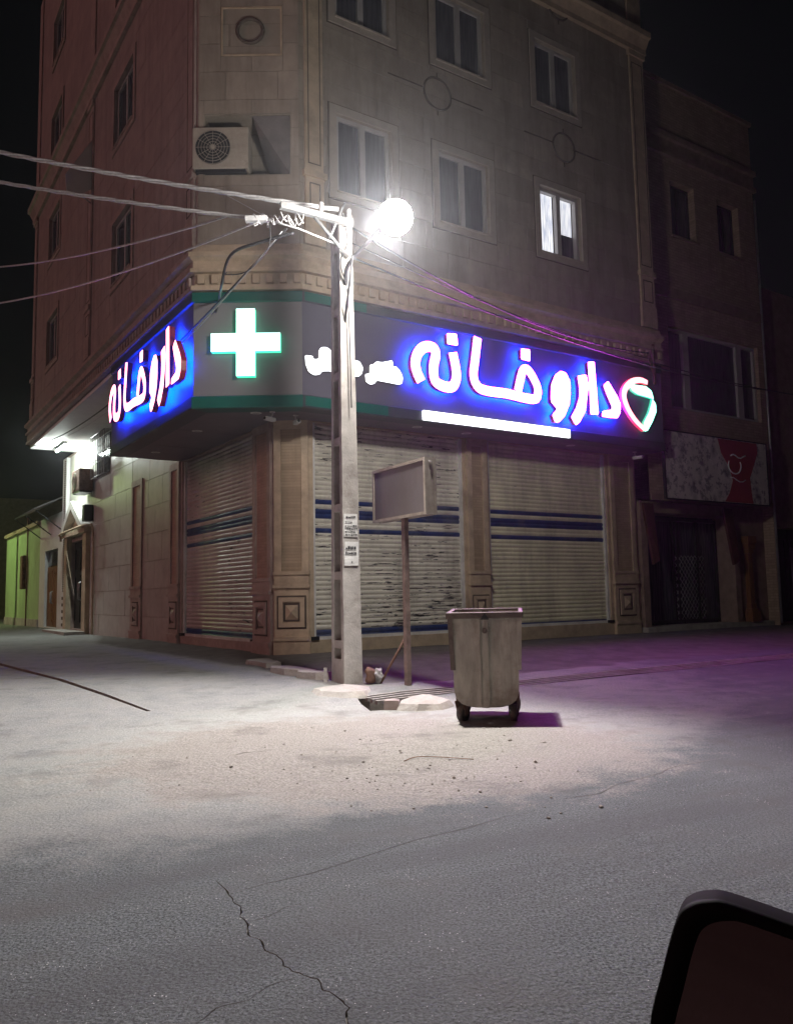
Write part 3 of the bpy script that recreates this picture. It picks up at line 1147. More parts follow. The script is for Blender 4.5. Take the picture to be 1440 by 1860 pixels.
for a, b in ((13.78, 14.83), (14.87, 15.92)):
    fbox(m, FS, a, b, 0.3, 3.08, -0.16, -0.10)
    for z0, z1 in ((0.5, 1.15), (1.3, 2.0), (2.15, 2.9)):
        fframe(m, FS, a + .14, b - .14, z0, z1, 0.05, -0.10, -0.07)
dr = m.build('door', MAT['dark_metal'], bld)
m = MB()
for u in (14.76, 14.94):
    m.tube([FS(u, 1.2, -0.06), FS(u, 1.25, 0.0), FS(u, 1.75, 0.0), FS(u, 1.8, -0.06)], 0.02, 8)
m.build('handle', MAT['galv'], dr)
m = MB()
fbox(m, FS, 13.2, 16.6, 0.02, 0.28, 0.165, 0.75)
m.build('step', MAT['slab'], bld)
m = MB()
fbox(m, FS, 16.42, 16.98, 0.1, 6.0, 0.003, 0.12)
st = m.build('corner_strip', MAT['plaster'], bld)
m = MB()
for i in range(60):
    z = 1.5 + i * 0.074
    fbox(m, FS, 16.55, 16.70, z, z + 0.042, 0.121, 0.135)
for i in range(5):
    fbox(m, FS, 16.5, 16.75, .35 + i * .22, .45 + i * .22, 0.121, 0.135)
tag(m.build('bead_row', MAT['groove'], st), kind='stuff')
m = MB()
m.tube(smooth_path([FS(16.3, 3.15, 0.28), FS(16.3, 3.3, .30), FS(16.2, 3.38, .32), FS(13.0, 3.42, 0.32), FS(12.75, 3.40, .25), FS(12.7, 3.3, 0.1), FS(12.7, 1.9, 0.08), FS(12.7, 0.2, 0.08)], 3), 0.035, 8)
gp = m.build('gas_pipe', MAT['stone_trim'], bld)
m = MB()
m.bev(12.45 * 0 + SL - 0.30, SL - 0.03, 12.95, 13.25, 3.55, 4.05, 0.03)
m.build('gas_meter', MAT['dark_metal'], bld)
# barred cage before the upper alley window
m = MB()
for i in range(9):
    u = 11.05 + 1.55 * i / 8
    m.tube([FS(u, 4.75, 0.03), FS(u, 4.75, 0.22), FS(u, 6.0, 0.22), FS(u, 6.0, .03)], 0.012, 6)
for z in (4.75, 5.15, 5.6, 6.0):
    m.tube([FS(11.05, z, 0.22), FS(12.6, z, 0.22)], 0.014, 6)
cg = m.build('window_cage', MAT['galv'], bld)
m = MB()
fbox(m, FS, 11.1, 12.55, 4.8, 5.95, 0.027, 0.045)
m.build('pane', MAT['glass'], cg)


# ---------------------------------------------------------------- air conditioners (things of their own)
def ac_unit(name, label, loc, rz, w, h, d, mt, blades=True, hatch=False):
    a = thing(name, label, 'air conditioner', loc, rz, None)
    m = MB()
    m.bev(-w / 2, w / 2, 0, d, 0, h, 0.02)
    m.build('casing', mt, a)
    fx = -w * 0.13
    r = h * 0.40
    m = MB()
    m.cyl((fx, -0.004, h / 2), (0, 1, 0), r, 0.012, 32)
    m.build('fan_recess', MAT['dark_metal'], a)
    m = MB()
    for k in range(6):
        rr = r * (k + 1) / 6
        m.tube([(fx + rr * cos(2 * pi * q / 28), -0.02, h / 2 + rr * sin(2 * pi * q / 28)) for q in range(29)], 0.0035, 5, caps=False)
    for k in range(12):
        an = 2 * pi * k / 12
        m.tube([(fx + .03 * cos(an), -0.02, h / 2 + .03 * sin(an)), (fx + r * cos(an), -0.02, h / 2 + r * sin(an))], 0.003, 5)
    m.cyl((fx, -0.022, h / 2), (0, 1, 0), 0.035, 0.012, 16)
    m.build('fan_guard', mt, a)
    m = MB()
    m.box(-w / 2 + .05, w / 2 - .05, 0.02, d - .02, -0.05, -0.001)
    m.build('bracket', MAT['dark_metal'], a)
    return a


pch = FC(0.39, 8.19, 0.10)
ac_unit('air_conditioner', 'beige air conditioner condenser in the niche above the green cross', tuple(W(pch[0], pch[1], 8.20)), ANG + ang_c, 0.92, 0.72, 0.36,
        simple('yellowed_beige_metal', (0.40, 0.35, 0.29), 0.5, var=0.15, scale=4, dirt=(0.2, 0.16, 0.12), dirt_amt=0.5))
pl = FS(12.75, 4.5, 0.50)
ac_unit('air_conditioner', 'small grey air conditioner on brackets on the alley wall by the white lamp', tuple(W(SL - 0.48, 13.35, 4.46)), ANG - pi / 2, 1.0, 0.66, 0.40,
        MAT['rust'])

# ================================================================ pharmacy sign wrapped round the corner
sign = thing('pharmacy_sign', 'long lit pharmacy fascia wrapped round the corner with glowing Persian letters and a cross', 'shop sign', ORG, ANG)
SB, ST_ = 4.20, 6.11
SP = [(SIGNPATH[0], SIGNPATH[1]), (SIGNPATH[1], SIGNPATH[2]), (SIGNPATH[2], SIGNPATH[3])]
prof_panel = [(0.0, SB + 0.20), (0.0, ST_ - 0.17)]
prof_lo = [(-0.3, SB), (0.02, SB), (0.035, SB + 0.02), (0.035, SB + 0.185), (0.0, SB + 0.205)]
prof_hi = [(0.0, ST_ - 0.175), (0.035, ST_ - 0.16), (0.035, ST_ - 0.01), (0.02, ST_), (-0.2, ST_)]


def strip(profile, name, mats):
    for k in range(3):
        m = MB()
        rr = []
        for off, z in profile:
            full = poly_offset(SIGNPATH, off)
            rr.append([(*full[k], z), (*full[k + 1], z)])
        for a, b in zip(rr, rr[1:]):
            m.face([a[0], a[1], b[1], b[0]])
        m.build(name, mats[k], sign)


MAT['band_dark'] = simple('dark_fascia_band', (0.055, 0.065, 0.075), 0.4, var=0.1, scale=2, bump=0.02)
MAT['sign_panel_dark'] = simple('violet_grey_sign_panel', (0.125, 0.118, 0.155), 0.42, var=0.06, scale=1.5, bump=0.03, bscale=4, bdist=0.01)
strip(prof_panel, 'panel', [MAT['sign_panel_dark'], MAT['sign_panel'], MAT['sign_panel_dark']])
for profile, name in ((prof_lo, 'lower_band'), (prof_hi, 'upper_band')):
    strip(profile, name, [MAT['band_dark'], MAT['teal'], MAT['band_dark']])
# the teal of the corner bands runs on a little along the main front
FSg = f_main(OM)
for u1, z0, z1 in ((2.3, SB + 0.022, SB + 0.183), (1.9, ST_ - 0.158, ST_ - 0.012)):
    m = MB()
    fbox(m, FSg, 0.735, u1, z0, z1, 0.036, 0.039)
    m.build('teal_strip', MAT['teal'], sign)
m = MB()
m.face([(-OL, 5.10, SB), (-OL, 5.10, ST_), (SL - .03, 5.10, ST_), (SL - .03, 5.10, SB)])
m.face([(9.5, -OM, SB), (9.5, -OM, ST_), (9.5, -0.01, ST_), (9.5, -0.01, SB)])
m.build('end_cap', MAT['band_dark'], sign)
# soffit in separate panels with open joints
soff = [[(-OL + .01, 5.09), (-OL + .01, 3.45), (SL, 3.45), (SL, 5.09)], [(-OL + .01, 3.44), (-OL + .01, 1.8), (SL, 1.8), (SL, 3.44)],
        [(-OL + .01, 1.79), (-OL + .01, 0.11), (0.0, -0.37), (1.24, -0.01), (SL, 0.36), (SL, 1.79)],
        [(0.02, -0.385), (0.705, -OM + .01), (2.4, -OM + .01), (2.4, -0.005), (1.26, -0.005)]]
for a in range(5):
    u0, u1 = 2.41 + a * 1.418, 2.40 + (a + 1) * 1.418
    soff.append([(u0, -OM + .01), (u1, -OM + .01), (u1, -0.005), (u0, -0.005)])
for poly in soff:
    m = MB()
    m.prism(poly, lambda x, y, d: (x, y, SB + 0.002 + d), 0.0, 0.02)
    m.build('soffit_panel', MAT['soffit'], sign)
# recessed downlights (unlit) in the soffit
dl_white = MAT['white_metal']
for (s, tt) in ((-0.11, 1.72), (0.22, -0.12), (-0.1, 4.2), (3.2, -0.45), (4.36, -0.4), (7.1, -0.4)):
    m = MB()
    for k in range(24):
        a0, a1 = 2 * pi * k / 24, 2 * pi * (k + 1) / 24
        m.face([(s + .06 * cos(a0), tt + .06 * sin(a0), SB - .012), (s + .095 * cos(a0), tt + .095 * sin(a0), SB - .006),
                (s + .095 * cos(a1), tt + .095 * sin(a1), SB - .006), (s + .06 * cos(a1), tt + .06 * sin(a1), SB - .012)])
    d = m.build('downlight', dl_white, sign, recalc=False)
    m = MB()
    m.cyl((s, tt, SB - 0.008), (0, 0, 1), 0.06, 0.006, 20)
    m.build('lens', MAT['upvc'], d)

# --- letters
MAT['L_face'] = emit('letter_face_violet_white', (0.95, 0.09, 1.0), 50.0)
MAT['L_face_red'] = emit('letter_face_pink_white', (1.0, 0.26, 0.36), 7.0)
MAT['L_side'] = simple('letter_return_maroon', (0.30, 0.02, 0.05), 0.35, var=0.1, bump=0)
MAT['L_back'] = emit('letter_back_blue', (0.0, 0.03, 1.0), 110.0)
MAT['L_small'] = emit('small_letter_white', (0.92, 0.96, 1.0), 2.6)
MAT['cross_face'] = emit('cross_face', (0.40, 1.0, 0.72), 3.6)
MAT['cross_side'] = emit('cross_return_green', (0.02, 0.8, 0.42), 1.6)
MAT['heart_red'] = emit('logo_face_red_white', (1.0, 0.25, 0.28), 4.5)
MAT['heart_red_side'] = emit('logo_return_red', (0.9, 0.01, 0.06), 1.6)
MAT['heart_green'] = emit('logo_face_green_white', (0.30, 1.0, 0.75), 4.2)
MAT['heart_green_side'] = emit('logo_return_green', (0.0, 0.6, 0.35), 1.2)
MAT['bar'] = emit('light_bar', (0.93, 0.97, 1.0), 2.6)

NH = [(3.59, 5.471), (3.643, 5.232), (3.655, 5.018), (3.558, 4.849), (3.352, 4.833), (3.179, 4.917), (3.158, 5.164), (3.21, 5.365), (3.183, 5.478), (3.068, 5.503),
      (2.917, 5.447), (2.804, 5.305), (2.768, 5.129), (2.818, 4.965), (2.879, 4.858)]
NHDOT = [(3.476, 5.798), (3.681, 5.821), (3.699, 5.626), (3.482, 5.622)]
KH = [(4.171, 5.84), (4.092, 5.395), (4.05, 5.11), (4.142, 4.922), (4.367, 4.87), (4.832, 4.876), (5.338, 4.844), (5.574, 4.882), (5.611, 5.086), (5.483, 5.301),
      (5.365, 5.406), (5.254, 5.375), (5.179, 5.198), (5.106, 4.961)]
KHDOT = [(5.232, 5.79), (5.438, 5.8), (5.433, 5.588), (5.224, 5.6)]
VAV = [(5.961, 4.932), (5.989, 5.191), (6.1, 5.398), (6.249, 5.494), (6.38, 5.479), (6.475, 5.34), (6.476, 5.079), (6.434, 4.858), (6.305, 4.629), (6.152, 4.485),
       (6.051, 4.464), (5.986, 4.595), (6.122, 4.727), (6.026, 4.812), (5.971, 4.848)]
RE = [(6.72, 5.459), (6.95, 5.512), (7.0, 5.319), (6.937, 5.025), (6.877, 4.777), (6.712, 4.542), (6.604, 4.466), (6.494, 4.606), (6.637, 4.794), (6.74, 5.024), (6.752, 5.222)]
AL = [(7.028, 5.789), (7.199, 5.814), (7.249, 4.751), (7.041, 4.729), (7.042, 5.258)]
DAL = [(7.453, 5.366), (7.586, 5.462), (7.839, 5.176), (7.926, 5.028), (7.898, 4.843), (7.81, 4.732), (7.585, 4.72), (7.365, 4.719), (7.386, 4.81), (7.659, 4.874), (7.68, 4.955),
       (7.551, 5.164)]
HEART = [(8.925, 5.635), (8.704, 5.665), (8.428, 5.594), (8.216, 5.428), (8.153, 5.236), (8.252, 4.996), (8.469, 4.766), (8.735, 4.596)]
HT1 = [(8.745, 4.561), (8.75, 4.748), (8.928, 4.977), (9.032, 5.2), (9.056, 5.285), (9.153, 5.19), (9.158, 5.026), (9.018, 4.799), (8.847, 4.584)]
HT2 = [(8.36, 5.52), (8.868, 5.54), (9.034, 5.46), (9.092, 5.301), (8.885, 5.324), (8.579, 5.345), (8.414, 5.406)]
B1 = [(0.731, 5.032), (0.857, 5.037), (0.871, 4.984), (0.981, 5.007), (0.983, 5.154), (1.027, 5.209), (1.12, 5.224), (1.19, 5.185), (1.196, 5.087), (1.209, 4.836),
      (1.17, 4.845), (1.022, 4.824), (0.983, 4.763), (0.884, 4.739), (0.793, 4.779), (0.742, 4.896)]
B2 = [(1.577, 5.043), (1.658, 5.084), (1.74, 5.074), (1.8, 4.975), (1.769, 4.87), (1.703, 4.821), (1.605, 4.819), (1.526, 4.908)]
B3 = [(1.851, 4.874), (1.942, 4.893), (1.945, 5.046), (2.02, 5.064), (2.072, 5.122), (2.19, 5.124), (2.388, 5.187), (2.411, 5.06), (2.463, 5.094), (2.54, 5.033),
      (2.599, 4.923), (2.579, 4.816), (2.508, 4.792), (2.336, 4.8), (2.066, 4.808), (2.023, 4.745), (1.947, 4.72), (1.865, 4.753)]


def round_poly(p, n=3):
    P = [Vector(q) for q in p]
    out = []
    N = len(P)
    for i in range(N):
        a, b, c = P[i - 1], P[i], P[(i + 1) % N]
        r = min(0.03, (b - a).length * 0.4, (c - b).length * 0.4)
        q0 = b + (a - b).normalized() * r
        q1 = b + (c - b).normalized() * r
        for k in range(n + 1):
            t_ = k / n
            out.append(tuple(q0 * (1 - t_) ** 2 + b * 2 * t_ * (1 - t_) + q1 * t_ ** 2))
    return out


def grow(p, d):
    n_ = len(p)
    area = sum(p[i][0] * p[(i + 1) % n_][1] - p[(i + 1) % n_][0] * p[i][1] for i in range(n_))
    sg = 1 if area > 0 else -1
    out = []
    for i in range(n_):
        a_, b_, c_ = Vector(p[i - 1]), Vector(p[i]), Vector(p[(i + 1) % n_])
        e1, e2 = (b_ - a_).normalized(), (c_ - b_).normalized()
        n1, n2 = Vector((e1.y, -e1.x)) * sg, Vector((e2.y, -e2.x)) * sg
        mm = (n1 + n2)
        mm.normalize()
        out.append(tuple(b_ + mm * d / max(mm.dot(n1), 0.5)))
    return out


def poly_letter(poly, fn, d0, d1, mats, name='letter'):
    m = MB()
    pp = round_poly(grow(poly, 0.008))
    m.prism(pp, fn, d0, d1, 0, 1, 2)
    return m.build(name, mats, sign, recalc=False)


def stroke_letter(path, hw, fn, d0, d1, mats, name='letter', taper=None):
    pts = smooth_path([(x, y, 0) for x, y in path], 4)
    m = MB()
    n = len(pts)
    Lp, Rp = [], []
    for i, p in enumerate(pts):
        d = (pts[min(i + 1, n - 1)] - pts[max(i - 1, 0)]).normalized()
        nn = Vector((-d.y, d.x, 0))
        w = hw if taper is None else hw * (taper[0] + (taper[1] - taper[0]) * sin(pi * i / (n - 1)))
        Lp.append(p + nn * w)
        Rp.append(p - nn * w)
    for i in range(n - 1):
        e0, e1 = 0.004 * i / n, 0.004 * (i + 1) / n
        a, b, c, d = Lp[i], Lp[i + 1], Rp[i + 1], Rp[i]
        m.face([fn(a.x, a.y, d1 + e0), fn(d.x, d.y, d1 + e0), fn(c.x, c.y, d1 + e1), fn(b.x, b.y, d1 + e1)], 0)
        m.face([fn(a.x, a.y, d0 + e0), fn(b.x, b.y, d0 + e1), fn(c.x, c.y, d0 + e1), fn(d.x, d.y, d0 + e0)], 2)
        m.face([fn(a.x, a.y, d0), fn(a.x, a.y, d1 + e0), fn(b.x, b.y, d1 + e1), fn(b.x, b.y, d0)], 1)
        m.face([fn(d.x, d.y, d0), fn(c.x, c.y, d0), fn(c.x, c.y, d1 + e1), fn(d.x, d.y, d1 + e0)], 1)
    for i in (0, n - 1):
        a, d = Lp[i], Rp[i]
        m.face([fn(a.x, a.y, d0), fn(d.x, d.y, d0), fn(d.x, d.y, d1), fn(a.x, a.y, d1)], 1)
    return m.build(name, mats, sign, recalc=False)


def f_sign_main(x, z, d):
    return (x, -OM - d, z)


def f_sign_left(x, z, d):
    return (-OL - d, 4.50 - (x - 2.73) * 0.845, 5.06 + (z - 5.12) * 0.93)


for fn, face in ((f_sign_main, MAT['L_face']), (f_sign_left, MAT['L_face_red'])):
    mats = [face, MAT['L_side'], MAT['L_back']]
    stroke_letter(NH, 0.091, fn, 0.10, 0.20, mats)
    poly_letter(NHDOT, fn, 0.10, 0.20, mats, 'letter_dot')
    stroke_letter(KH, 0.087, fn, 0.10, 0.20, mats)
    poly_letter(KHDOT, fn, 0.10, 0.20, mats, 'letter_dot')
    for p in (VAV, RE, AL, DAL):
        poly_letter(p, fn, 0.10, 0.20, mats)
for p in (B1, B2, B3):
    poly_letter(p, f_sign_main, 0.015, 0.05, [MAT['L_small'], MAT['upvc'], MAT['upvc']], 'small_letter')
B4 = [(1.30, 4.80), (1.52, 4.83), (1.50, 4.95), (1.42, 4.93), (1.40, 5.10), (1.33, 5.10)]
poly_letter(B4, f_sign_main, 0.015, 0.05, [MAT['L_small'], MAT['upvc'], MAT['upvc']], 'small_letter')
stroke_letter(HEART, 0.062, f_sign_main, 0.05, 0.11, [MAT['heart_red'], MAT['heart_red_side'], MAT['heart_red_side']], 'logo_stroke', (0.75, 1.15))
poly_letter(HT1, f_sign_main, 0.05, 0.11, [MAT['heart_green'], MAT['heart_green_side'], MAT['heart_green_side']], 'logo_stroke')
poly_letter(HT2, f_sign_main, 0.05, 0.11, [MAT['heart_green'], MAT['heart_green_side'], MAT['heart_green_side']], 'logo_stroke')
m = MB()
m.bev(3.0, 6.56, -OM - 0.09, -OM - 0.04, 4.215, 4.39, 0.012)
m.build('light_bar', MAT['bar'], sign)

SCA, SCB = Vector(CA), Vector(CB)
scd = (SCB - SCA).normalized()
scn = Vector((scd.y, -scd.x))


def f_sign_cham(x, z, d):
    p = SCA + scd * x + scn * d
    return (p.x, p.y, z)


cx, cz, r, w = 0.855, 5.24, 0.55, 0.148
CROSS = [(cx - w, cz + r), (cx - w, cz + w), (cx - r, cz + w), (cx - r, cz - w), (cx - w, cz - w), (cx - w, cz - r), (cx + w, cz - r), (cx + w, cz - w), (cx + r, cz - w),
         (cx + r, cz + w), (cx + w, cz + w), (cx + w, cz + r)]
m = MB()
m.prism(CROSS, f_sign_cham, 0.005, 0.12, 0, 1, 1)
cr = m.build('cross', [MAT['cross_face'], MAT['cross_side']], sign, recalc=False)


# security cameras under the soffit
def cctv(label, s, tt, yaw):
    c = thing('security_camera', label, 'camera', tuple(W(s, tt, SB)), ANG + yaw)
    m = MB()
    m.tube([(0, 0, 0.0), (0, 0, -0.06), (0, -0.03, -0.1)], 0.014, 8)
    m.cyl((0, 0, -0.008), (0, 0, 1), 0.045, 0.014, 16)
    m.build('bracket', MAT['white_metal'], c)
    m = MB()
    m.bev(-0.04, 0.04, -0.17, 0.05, -0.165, -0.10, 0.015)
    m.build('housing', MAT['white_metal'], c)
    m = MB()
    m.cyl((0, -0.172, -0.132), (0, 1, 0), 0.024, 0.01, 16)
    m.build('lens', MAT['black_plastic'], c)


cctv('small white security camera under the soffit, left of the corner pilaster', 0.42, -0.32, radians(-70))
cctv('small white security camera under the soffit, above the corner pilaster', 0.86, -0.28, radians(-10))
cctv('small white security camera at the right end of the fascia soffit', 8.95, -0.5, radians(20))

# sign bracket at the right end, holding a cable
br = thing('cable_bracket', 'thin angled steel cable bracket standing at the right end of the fascia', 'bracket', tuple(W(9.2, -OM - 0.06, 5.6)), ANG)
m = MB()
m.box(0.0, 0.05, -0.02, 0.02, 0.05, 0.95)
m.build('upright', MAT['rust'], br)
m = MB()
m.tube([(0.02, -0.03, 0.1), (-0.25, -0.05, 0.72)], 0.015, 6)
m.build('stay', MAT['rust'], br)

# ================================================================ street pole with crossarm
PX, PY = -0.66, 10.38
PZ = gz(PX, PY) - 0.05
PROT = radians(27)
pole = thing('concrete_pole', 'weathered concrete utility pole with stepped hollow side standing at the street corner', 'pole', (PX, PY, PZ), PROT)
PH = 6.12


def pole_dims(z):
    k = z / PH
    return 0.125 - 0.038 * k, 0.20 - 0.055 * k      # half width of the flange, half depth


def lean(z):
    return 0.0


m = MB()
nz = 44
# two flanges
for sgn in (-1, 1):
    prev = None
    for i in range(nz + 1):
        z = PH * i / nz
        hw, hd = pole_dims(z)
        y0, y1 = (-hd, -hd + 0.075) if sgn < 0 else (hd - 0.075, hd)
        jig = [0.007 * noise.noise((k * 3.3, z * 3.0, 1.7 + sgn)) for k in range(4)]
        ring = [(-hw + jig[0], y0 + jig[1] * .6, z), (hw + jig[1], y0 + jig[2] * .6, z), (hw + jig[2], y1, z), (-hw + jig[3], y1, z)]
        if prev:
            for k in range(4):
                m.face([prev[k], prev[(k + 1) % 4], ring[(k + 1) % 4], ring[k]])
        else:
            m.face(ring[::-1])
        prev = ring
    m.face(prev)
m.build('flange', MAT['concrete'], pole)
m = MB()
hw0, hd0 = pole_dims(0)
hw1, hd1 = pole_dims(PH)
m.raw([(-0.022, -hd0 + .07, 0), (0.022, -hd0 + .07, 0), (0.022, hd0 - .07, 0), (-0.022, hd0 - .07, 0), (-0.022, -hd1 + .07, PH), (0.022, -hd1 + .07, PH), (0.022, hd1 - .07, PH), (-0.022, hd1 - .07, PH)],
      [(0, 1, 5, 4), (1, 2, 6, 5), (2, 3, 7, 6), (3, 0, 4, 7), (4, 5, 6, 7)])
m.build('web', MAT['concrete'], pole)
for zc in (0.52, 1.38, 2.24, 3.1, 3.96, 4.82, 5.68):
    hw, hd = pole_dims(zc)
    m = MB()
    hh = 0.05
    m.box(-hw + 0.008, hw - 0.008, -hd + 0.07, hd - 0.07, zc - hh, zc + hh)
    m.build('rib', MAT['concrete'], pole)
m = MB()
m.box(-hw0 + 0.004, hw0 - 0.004, -hd0 + 0.07, hd0 - 0.07, 0, 0.34)
m.build('foot', MAT['concrete'], pole)


# notices pasted on the pole
def notice(label, z0, z1, x0, x1, lines, skew):
    hw, hd = pole_dims((z0 + z1) / 2)
    o = thing('paper_notice', label, 'notice', (PX, PY, PZ), PROT)
    m = MB()
    nn = 8
    for i in range(nn):
        a, b = z0 + (z1 - z0) * i / nn, z0 + (z1 - z0) * (i + 1) / nn
        m.face([(x0 + skew * (a - z0), -hd - .012 - .003 * sin(i), a), (x1 + skew * (a - z0), -hd - .012, a), (x1 + skew * (b - z0), -hd - .012, b), (x0 + skew * (b - z0), -hd - .012 - .003 * sin(i + 1), b)])
    m.build('sheet', MAT['paper'], o)
    m = MB()
    for (u, v, w, h) in lines:
        xx, zz = x0 + (x1 - x0) * u, z0 + (z1 - z0) * v
        k = 0
        uu = xx
        while uu < xx + w * (x1 - x0):
            lw = random.uniform(0.010, 0.028)
            hh = h * random.uniform(0.6, 1.2)
            m.box(uu, uu + lw, -hd - .019, -hd - .0165, zz + random.uniform(-.003, .003), zz + hh)
            uu += lw + random.uniform(0.004, 0.010)
    m.build('print', MAT['ink'], o)


notice('upper white paper notice with rows of handwriting pasted on the concrete pole', 1.86, 2.15, -0.10, 0.085,
       [(0.15, 0.82, 0.7, 0.022), (0.1, 0.62, 0.5, 0.010), (0.08, 0.45, 0.8, 0.016), (0.08, 0.33, 0.8, 0.016), (0.08, 0.2, 0.75, 0.016), (0.1, 0.07, 0.8, 0.014)], 0.0)
notice('lower torn white paper notice with phone digits pasted on the concrete pole', 1.50, 1.80, -0.10, 0.09,
       [(0.1, 0.68, 0.75, 0.035), (0.08, 0.46, 0.8, 0.035), (0.5, 0.12, 0.08, 0.02)], 0.03)

# crossarm with insulators (thing hanging on the pole)
arm = thing('crossarm', 'pale galvanised steel crossarm with insulators near the pole top', 'crossarm', (PX, PY, PZ + 5.95), radians(32))
m = MB()
m.box(-0.98, 0.04, -0.27, -0.262, -0.035, 0.045)
m.box(-0.98, 0.04, -0.262, -0.20, 0.037, 0.045)
m.box(-0.98, 0.04, -0.262, -0.20, -0.035, -0.027)
m.build('channel', MAT['galv'], arm)
m = MB()
m.tube([(-0.5, -0.22, -0.03), (-0.02, -0.22, -0.45)], 0.02, 6)
m.tube([(-0.28, -0.2, -0.25), (-0.05, -0.2, 0.28)], 0.016, 6)
m.build('brace', MAT['galv'], arm)
for (x, z) in ((-0.42, 0.045), (-0.02, 0.045)):
    m = MB()
    m.tube([(x, -0.25, z), (x, -0.25, z + .05), (x, -0.25, z + .07), (x, -0.25, z + .11), (x, -.25, z + .14)], [0.015, 0.036, 0.022, 0.033, 0.015], 12)
    m.build('insulator', MAT['upvc'], arm)

# ---------------------------------------------------------------- street lamp on its arm
LX, LY, LZ = 0.05, 9.0, 5.52
lamp = thing('street_lamp', 'round white floodlight glaring on a short arm from the concrete pole', 'street lamp', (LX, LY, LZ), 0.0)
pole_pt = Vector((PX + 0.06, PY - 0.15, PZ + 5.15)) - Vector((LX, LY, LZ))
m = MB()
m.tube(smooth_path([tuple(pole_pt), tuple(pole_pt + Vector((0.06, -0.25, 0.18))), (-0.18, 0.55, 0.12), (-0.05, 0.2, 0.16), (0, 0.05, 0.14)], 5), 0.024, 8)
m.build('lamp_arm', MAT['dark_metal'], lamp)
m = MB()
m.tube([tuple(pole_pt + Vector((-.03, .03, -.55))), tuple(pole_pt + Vector((0.12, -.45, .2)))], 0.016, 6)
m.build('arm_brace', MAT['dark_metal'], lamp)
aim = Vector((-0.58, -0.72, -1.0)).normalized()
q = aim.to_track_quat('-Z', 'Y')
RM = q.to_matrix().to_4x4()
m = MB()
ringsL = [(0.0, 0.30), (0.05, 0.30), (0.065, 0.27), (0.075, 0.22), (0.10, 0.19), (0.105, 0.165)]
n = 32
vs, fs = [], []
for r_, z_ in ringsL:
    vs += [RM @ Vector((r_ * cos(2 * pi * k / n), r_ * sin(2 * pi * k / n), z_)) for k in range(n)]
for i in range(len(ringsL) - 1):
    for k in range(n):
        fs.append((i * n + k, i * n + (k + 1) % n, (i + 1) * n + (k + 1) % n, (i + 1) * n + k))
m.raw(vs, fs, 0, True)
m.build('housing', MAT['dark_metal'], lamp)
m = MB()
vs, fs = [], []
prof_l = [(0.20 * sin(radians(x)), 0.20 * cos(radians(x))) for x in (30, 45, 60, 75, 90, 105, 120, 135, 150, 165, 180)]
for r_, z_ in prof_l:
    vs += [RM @ Vector((r_ * cos(2 * pi * k / n), r_ * sin(2 * pi * k / n), z_)) for k in range(n)]
for i in range(len(prof_l) - 1):
    for k in range(n):
        fs.append((i * n + k, i * n + (k + 1) % n, (i + 1) * n + (k + 1) % n, (i + 1) * n + k))
m.raw(vs, fs, 0, True)
MAT['lamp_lens'] = emit('lamp_lens', (1.0, 0.955, 0.90), 370.0)
m.build('globe', MAT['lamp_lens'], lamp)


def add_light(name, typ, parent, loc, energy, color, **kw):
    ld = bpy.data.lights.new(name, typ)
    ld.energy = energy
    ld.color = color
    for k, v in kw.items():
        setattr(ld, k, v)
    o = bpy.data.objects.new(name, ld)
    COL.objects.link(o)
    o.parent = parent
    o.location = loc
    return o


sp = add_light('lamp_beam', 'SPOT', lamp, tuple(aim * 0.23), 2650, (1.0, 0.97, 0.94), spot_size=radians(126), spot_blend=0.55, shadow_soft_size=0.08)
sp.rotation_mode = 'QUATERNION'
sp.rotation_quaternion = q

# ================================================================ overhead cables
def cable(label, pts, r, mat, group=None, twist=False, name='overhead_cable'):
    m = MB()
    if twist:
        P = [Vector(p) for p in pts]
        n = len(P)
        for ph in (0, 2.1, 4.2):
            q_ = []
            for i in range(n):
                d = (P[min(i + 1, n - 1)] - P[max(i - 1, 0)]).normalized()
                x = d.cross(Vector((0, 0, 1))).normalized()
                y = x.cross(d)
                a = ph + i * 0.55
                q_.append(P[i] + (x * cos(a) + y * sin(a)) * r * 0.9)
            m.tube(q_, r * 0.75, 6)
    else:
        m.tube(pts, r, 6)
    return tag(m.build(name, mat, None), label, 'cable', group)


AT = Vector((PX, PY, PZ))
c_ins = AT + Vector((-0.02, -0.20, 6.14))
c_two = Vector(sag((-8.6, 11.0, 7.82), tuple(AT + Vector((-0.90, -0.62, 5.82))), 0.10, 90)[84])
c_one = Vector(sag((-8.6, 11.2, 8.42), tuple(c_ins), 0.10, 90)[72])
c_arm = AT + Vector((-0.90, -0.62, 5.82))
cable('thick twisted grey cable, uppermost of those entering at the left edge', sag((-8.6, 11.2, 8.42), tuple(c_ins), 0.10, 90), 0.020, MAT['cable_grey'], twist=True)
cable('twisted grey cable running just below the uppermost one to the crossarm', sag((-8.6, 11.0, 7.82), tuple(c_arm), 0.10, 90), 0.016, MAT['cable_grey'], twist=True)
cable('thin pale service wire crossing the alley, third cable from the top at the left edge', sag((-9.5, 16.5, 8.2), tuple(c_two), 0.22, 40), 0.014, MAT['cable_grey'])
cable('thin pale service wire rising from the left edge, lowest of the four there', sag((-9.5, 16.6, 7.35), tuple(c_arm + Vector((-0.1, 0.0, -0.02))), 0.25, 40), 0.014, MAT['cable_grey'])
cable('thin grey tie wire slanting between the two twisted cables', sag(tuple(c_one), tuple(c_arm + Vector((0.1, 0, -0.02))), 0.0, 6), 0.006, MAT['cable_grey'])
end_l = W(-OL - 0.02, 14.9, 6.0)
cable('dark cable drooping from the pole past the blue alley letters to the canopy', sag(tuple(c_arm + Vector((0.25, 0.05, -0.1))), tuple(end_l), 0.55, 40), 0.014, MAT['cable_black'])
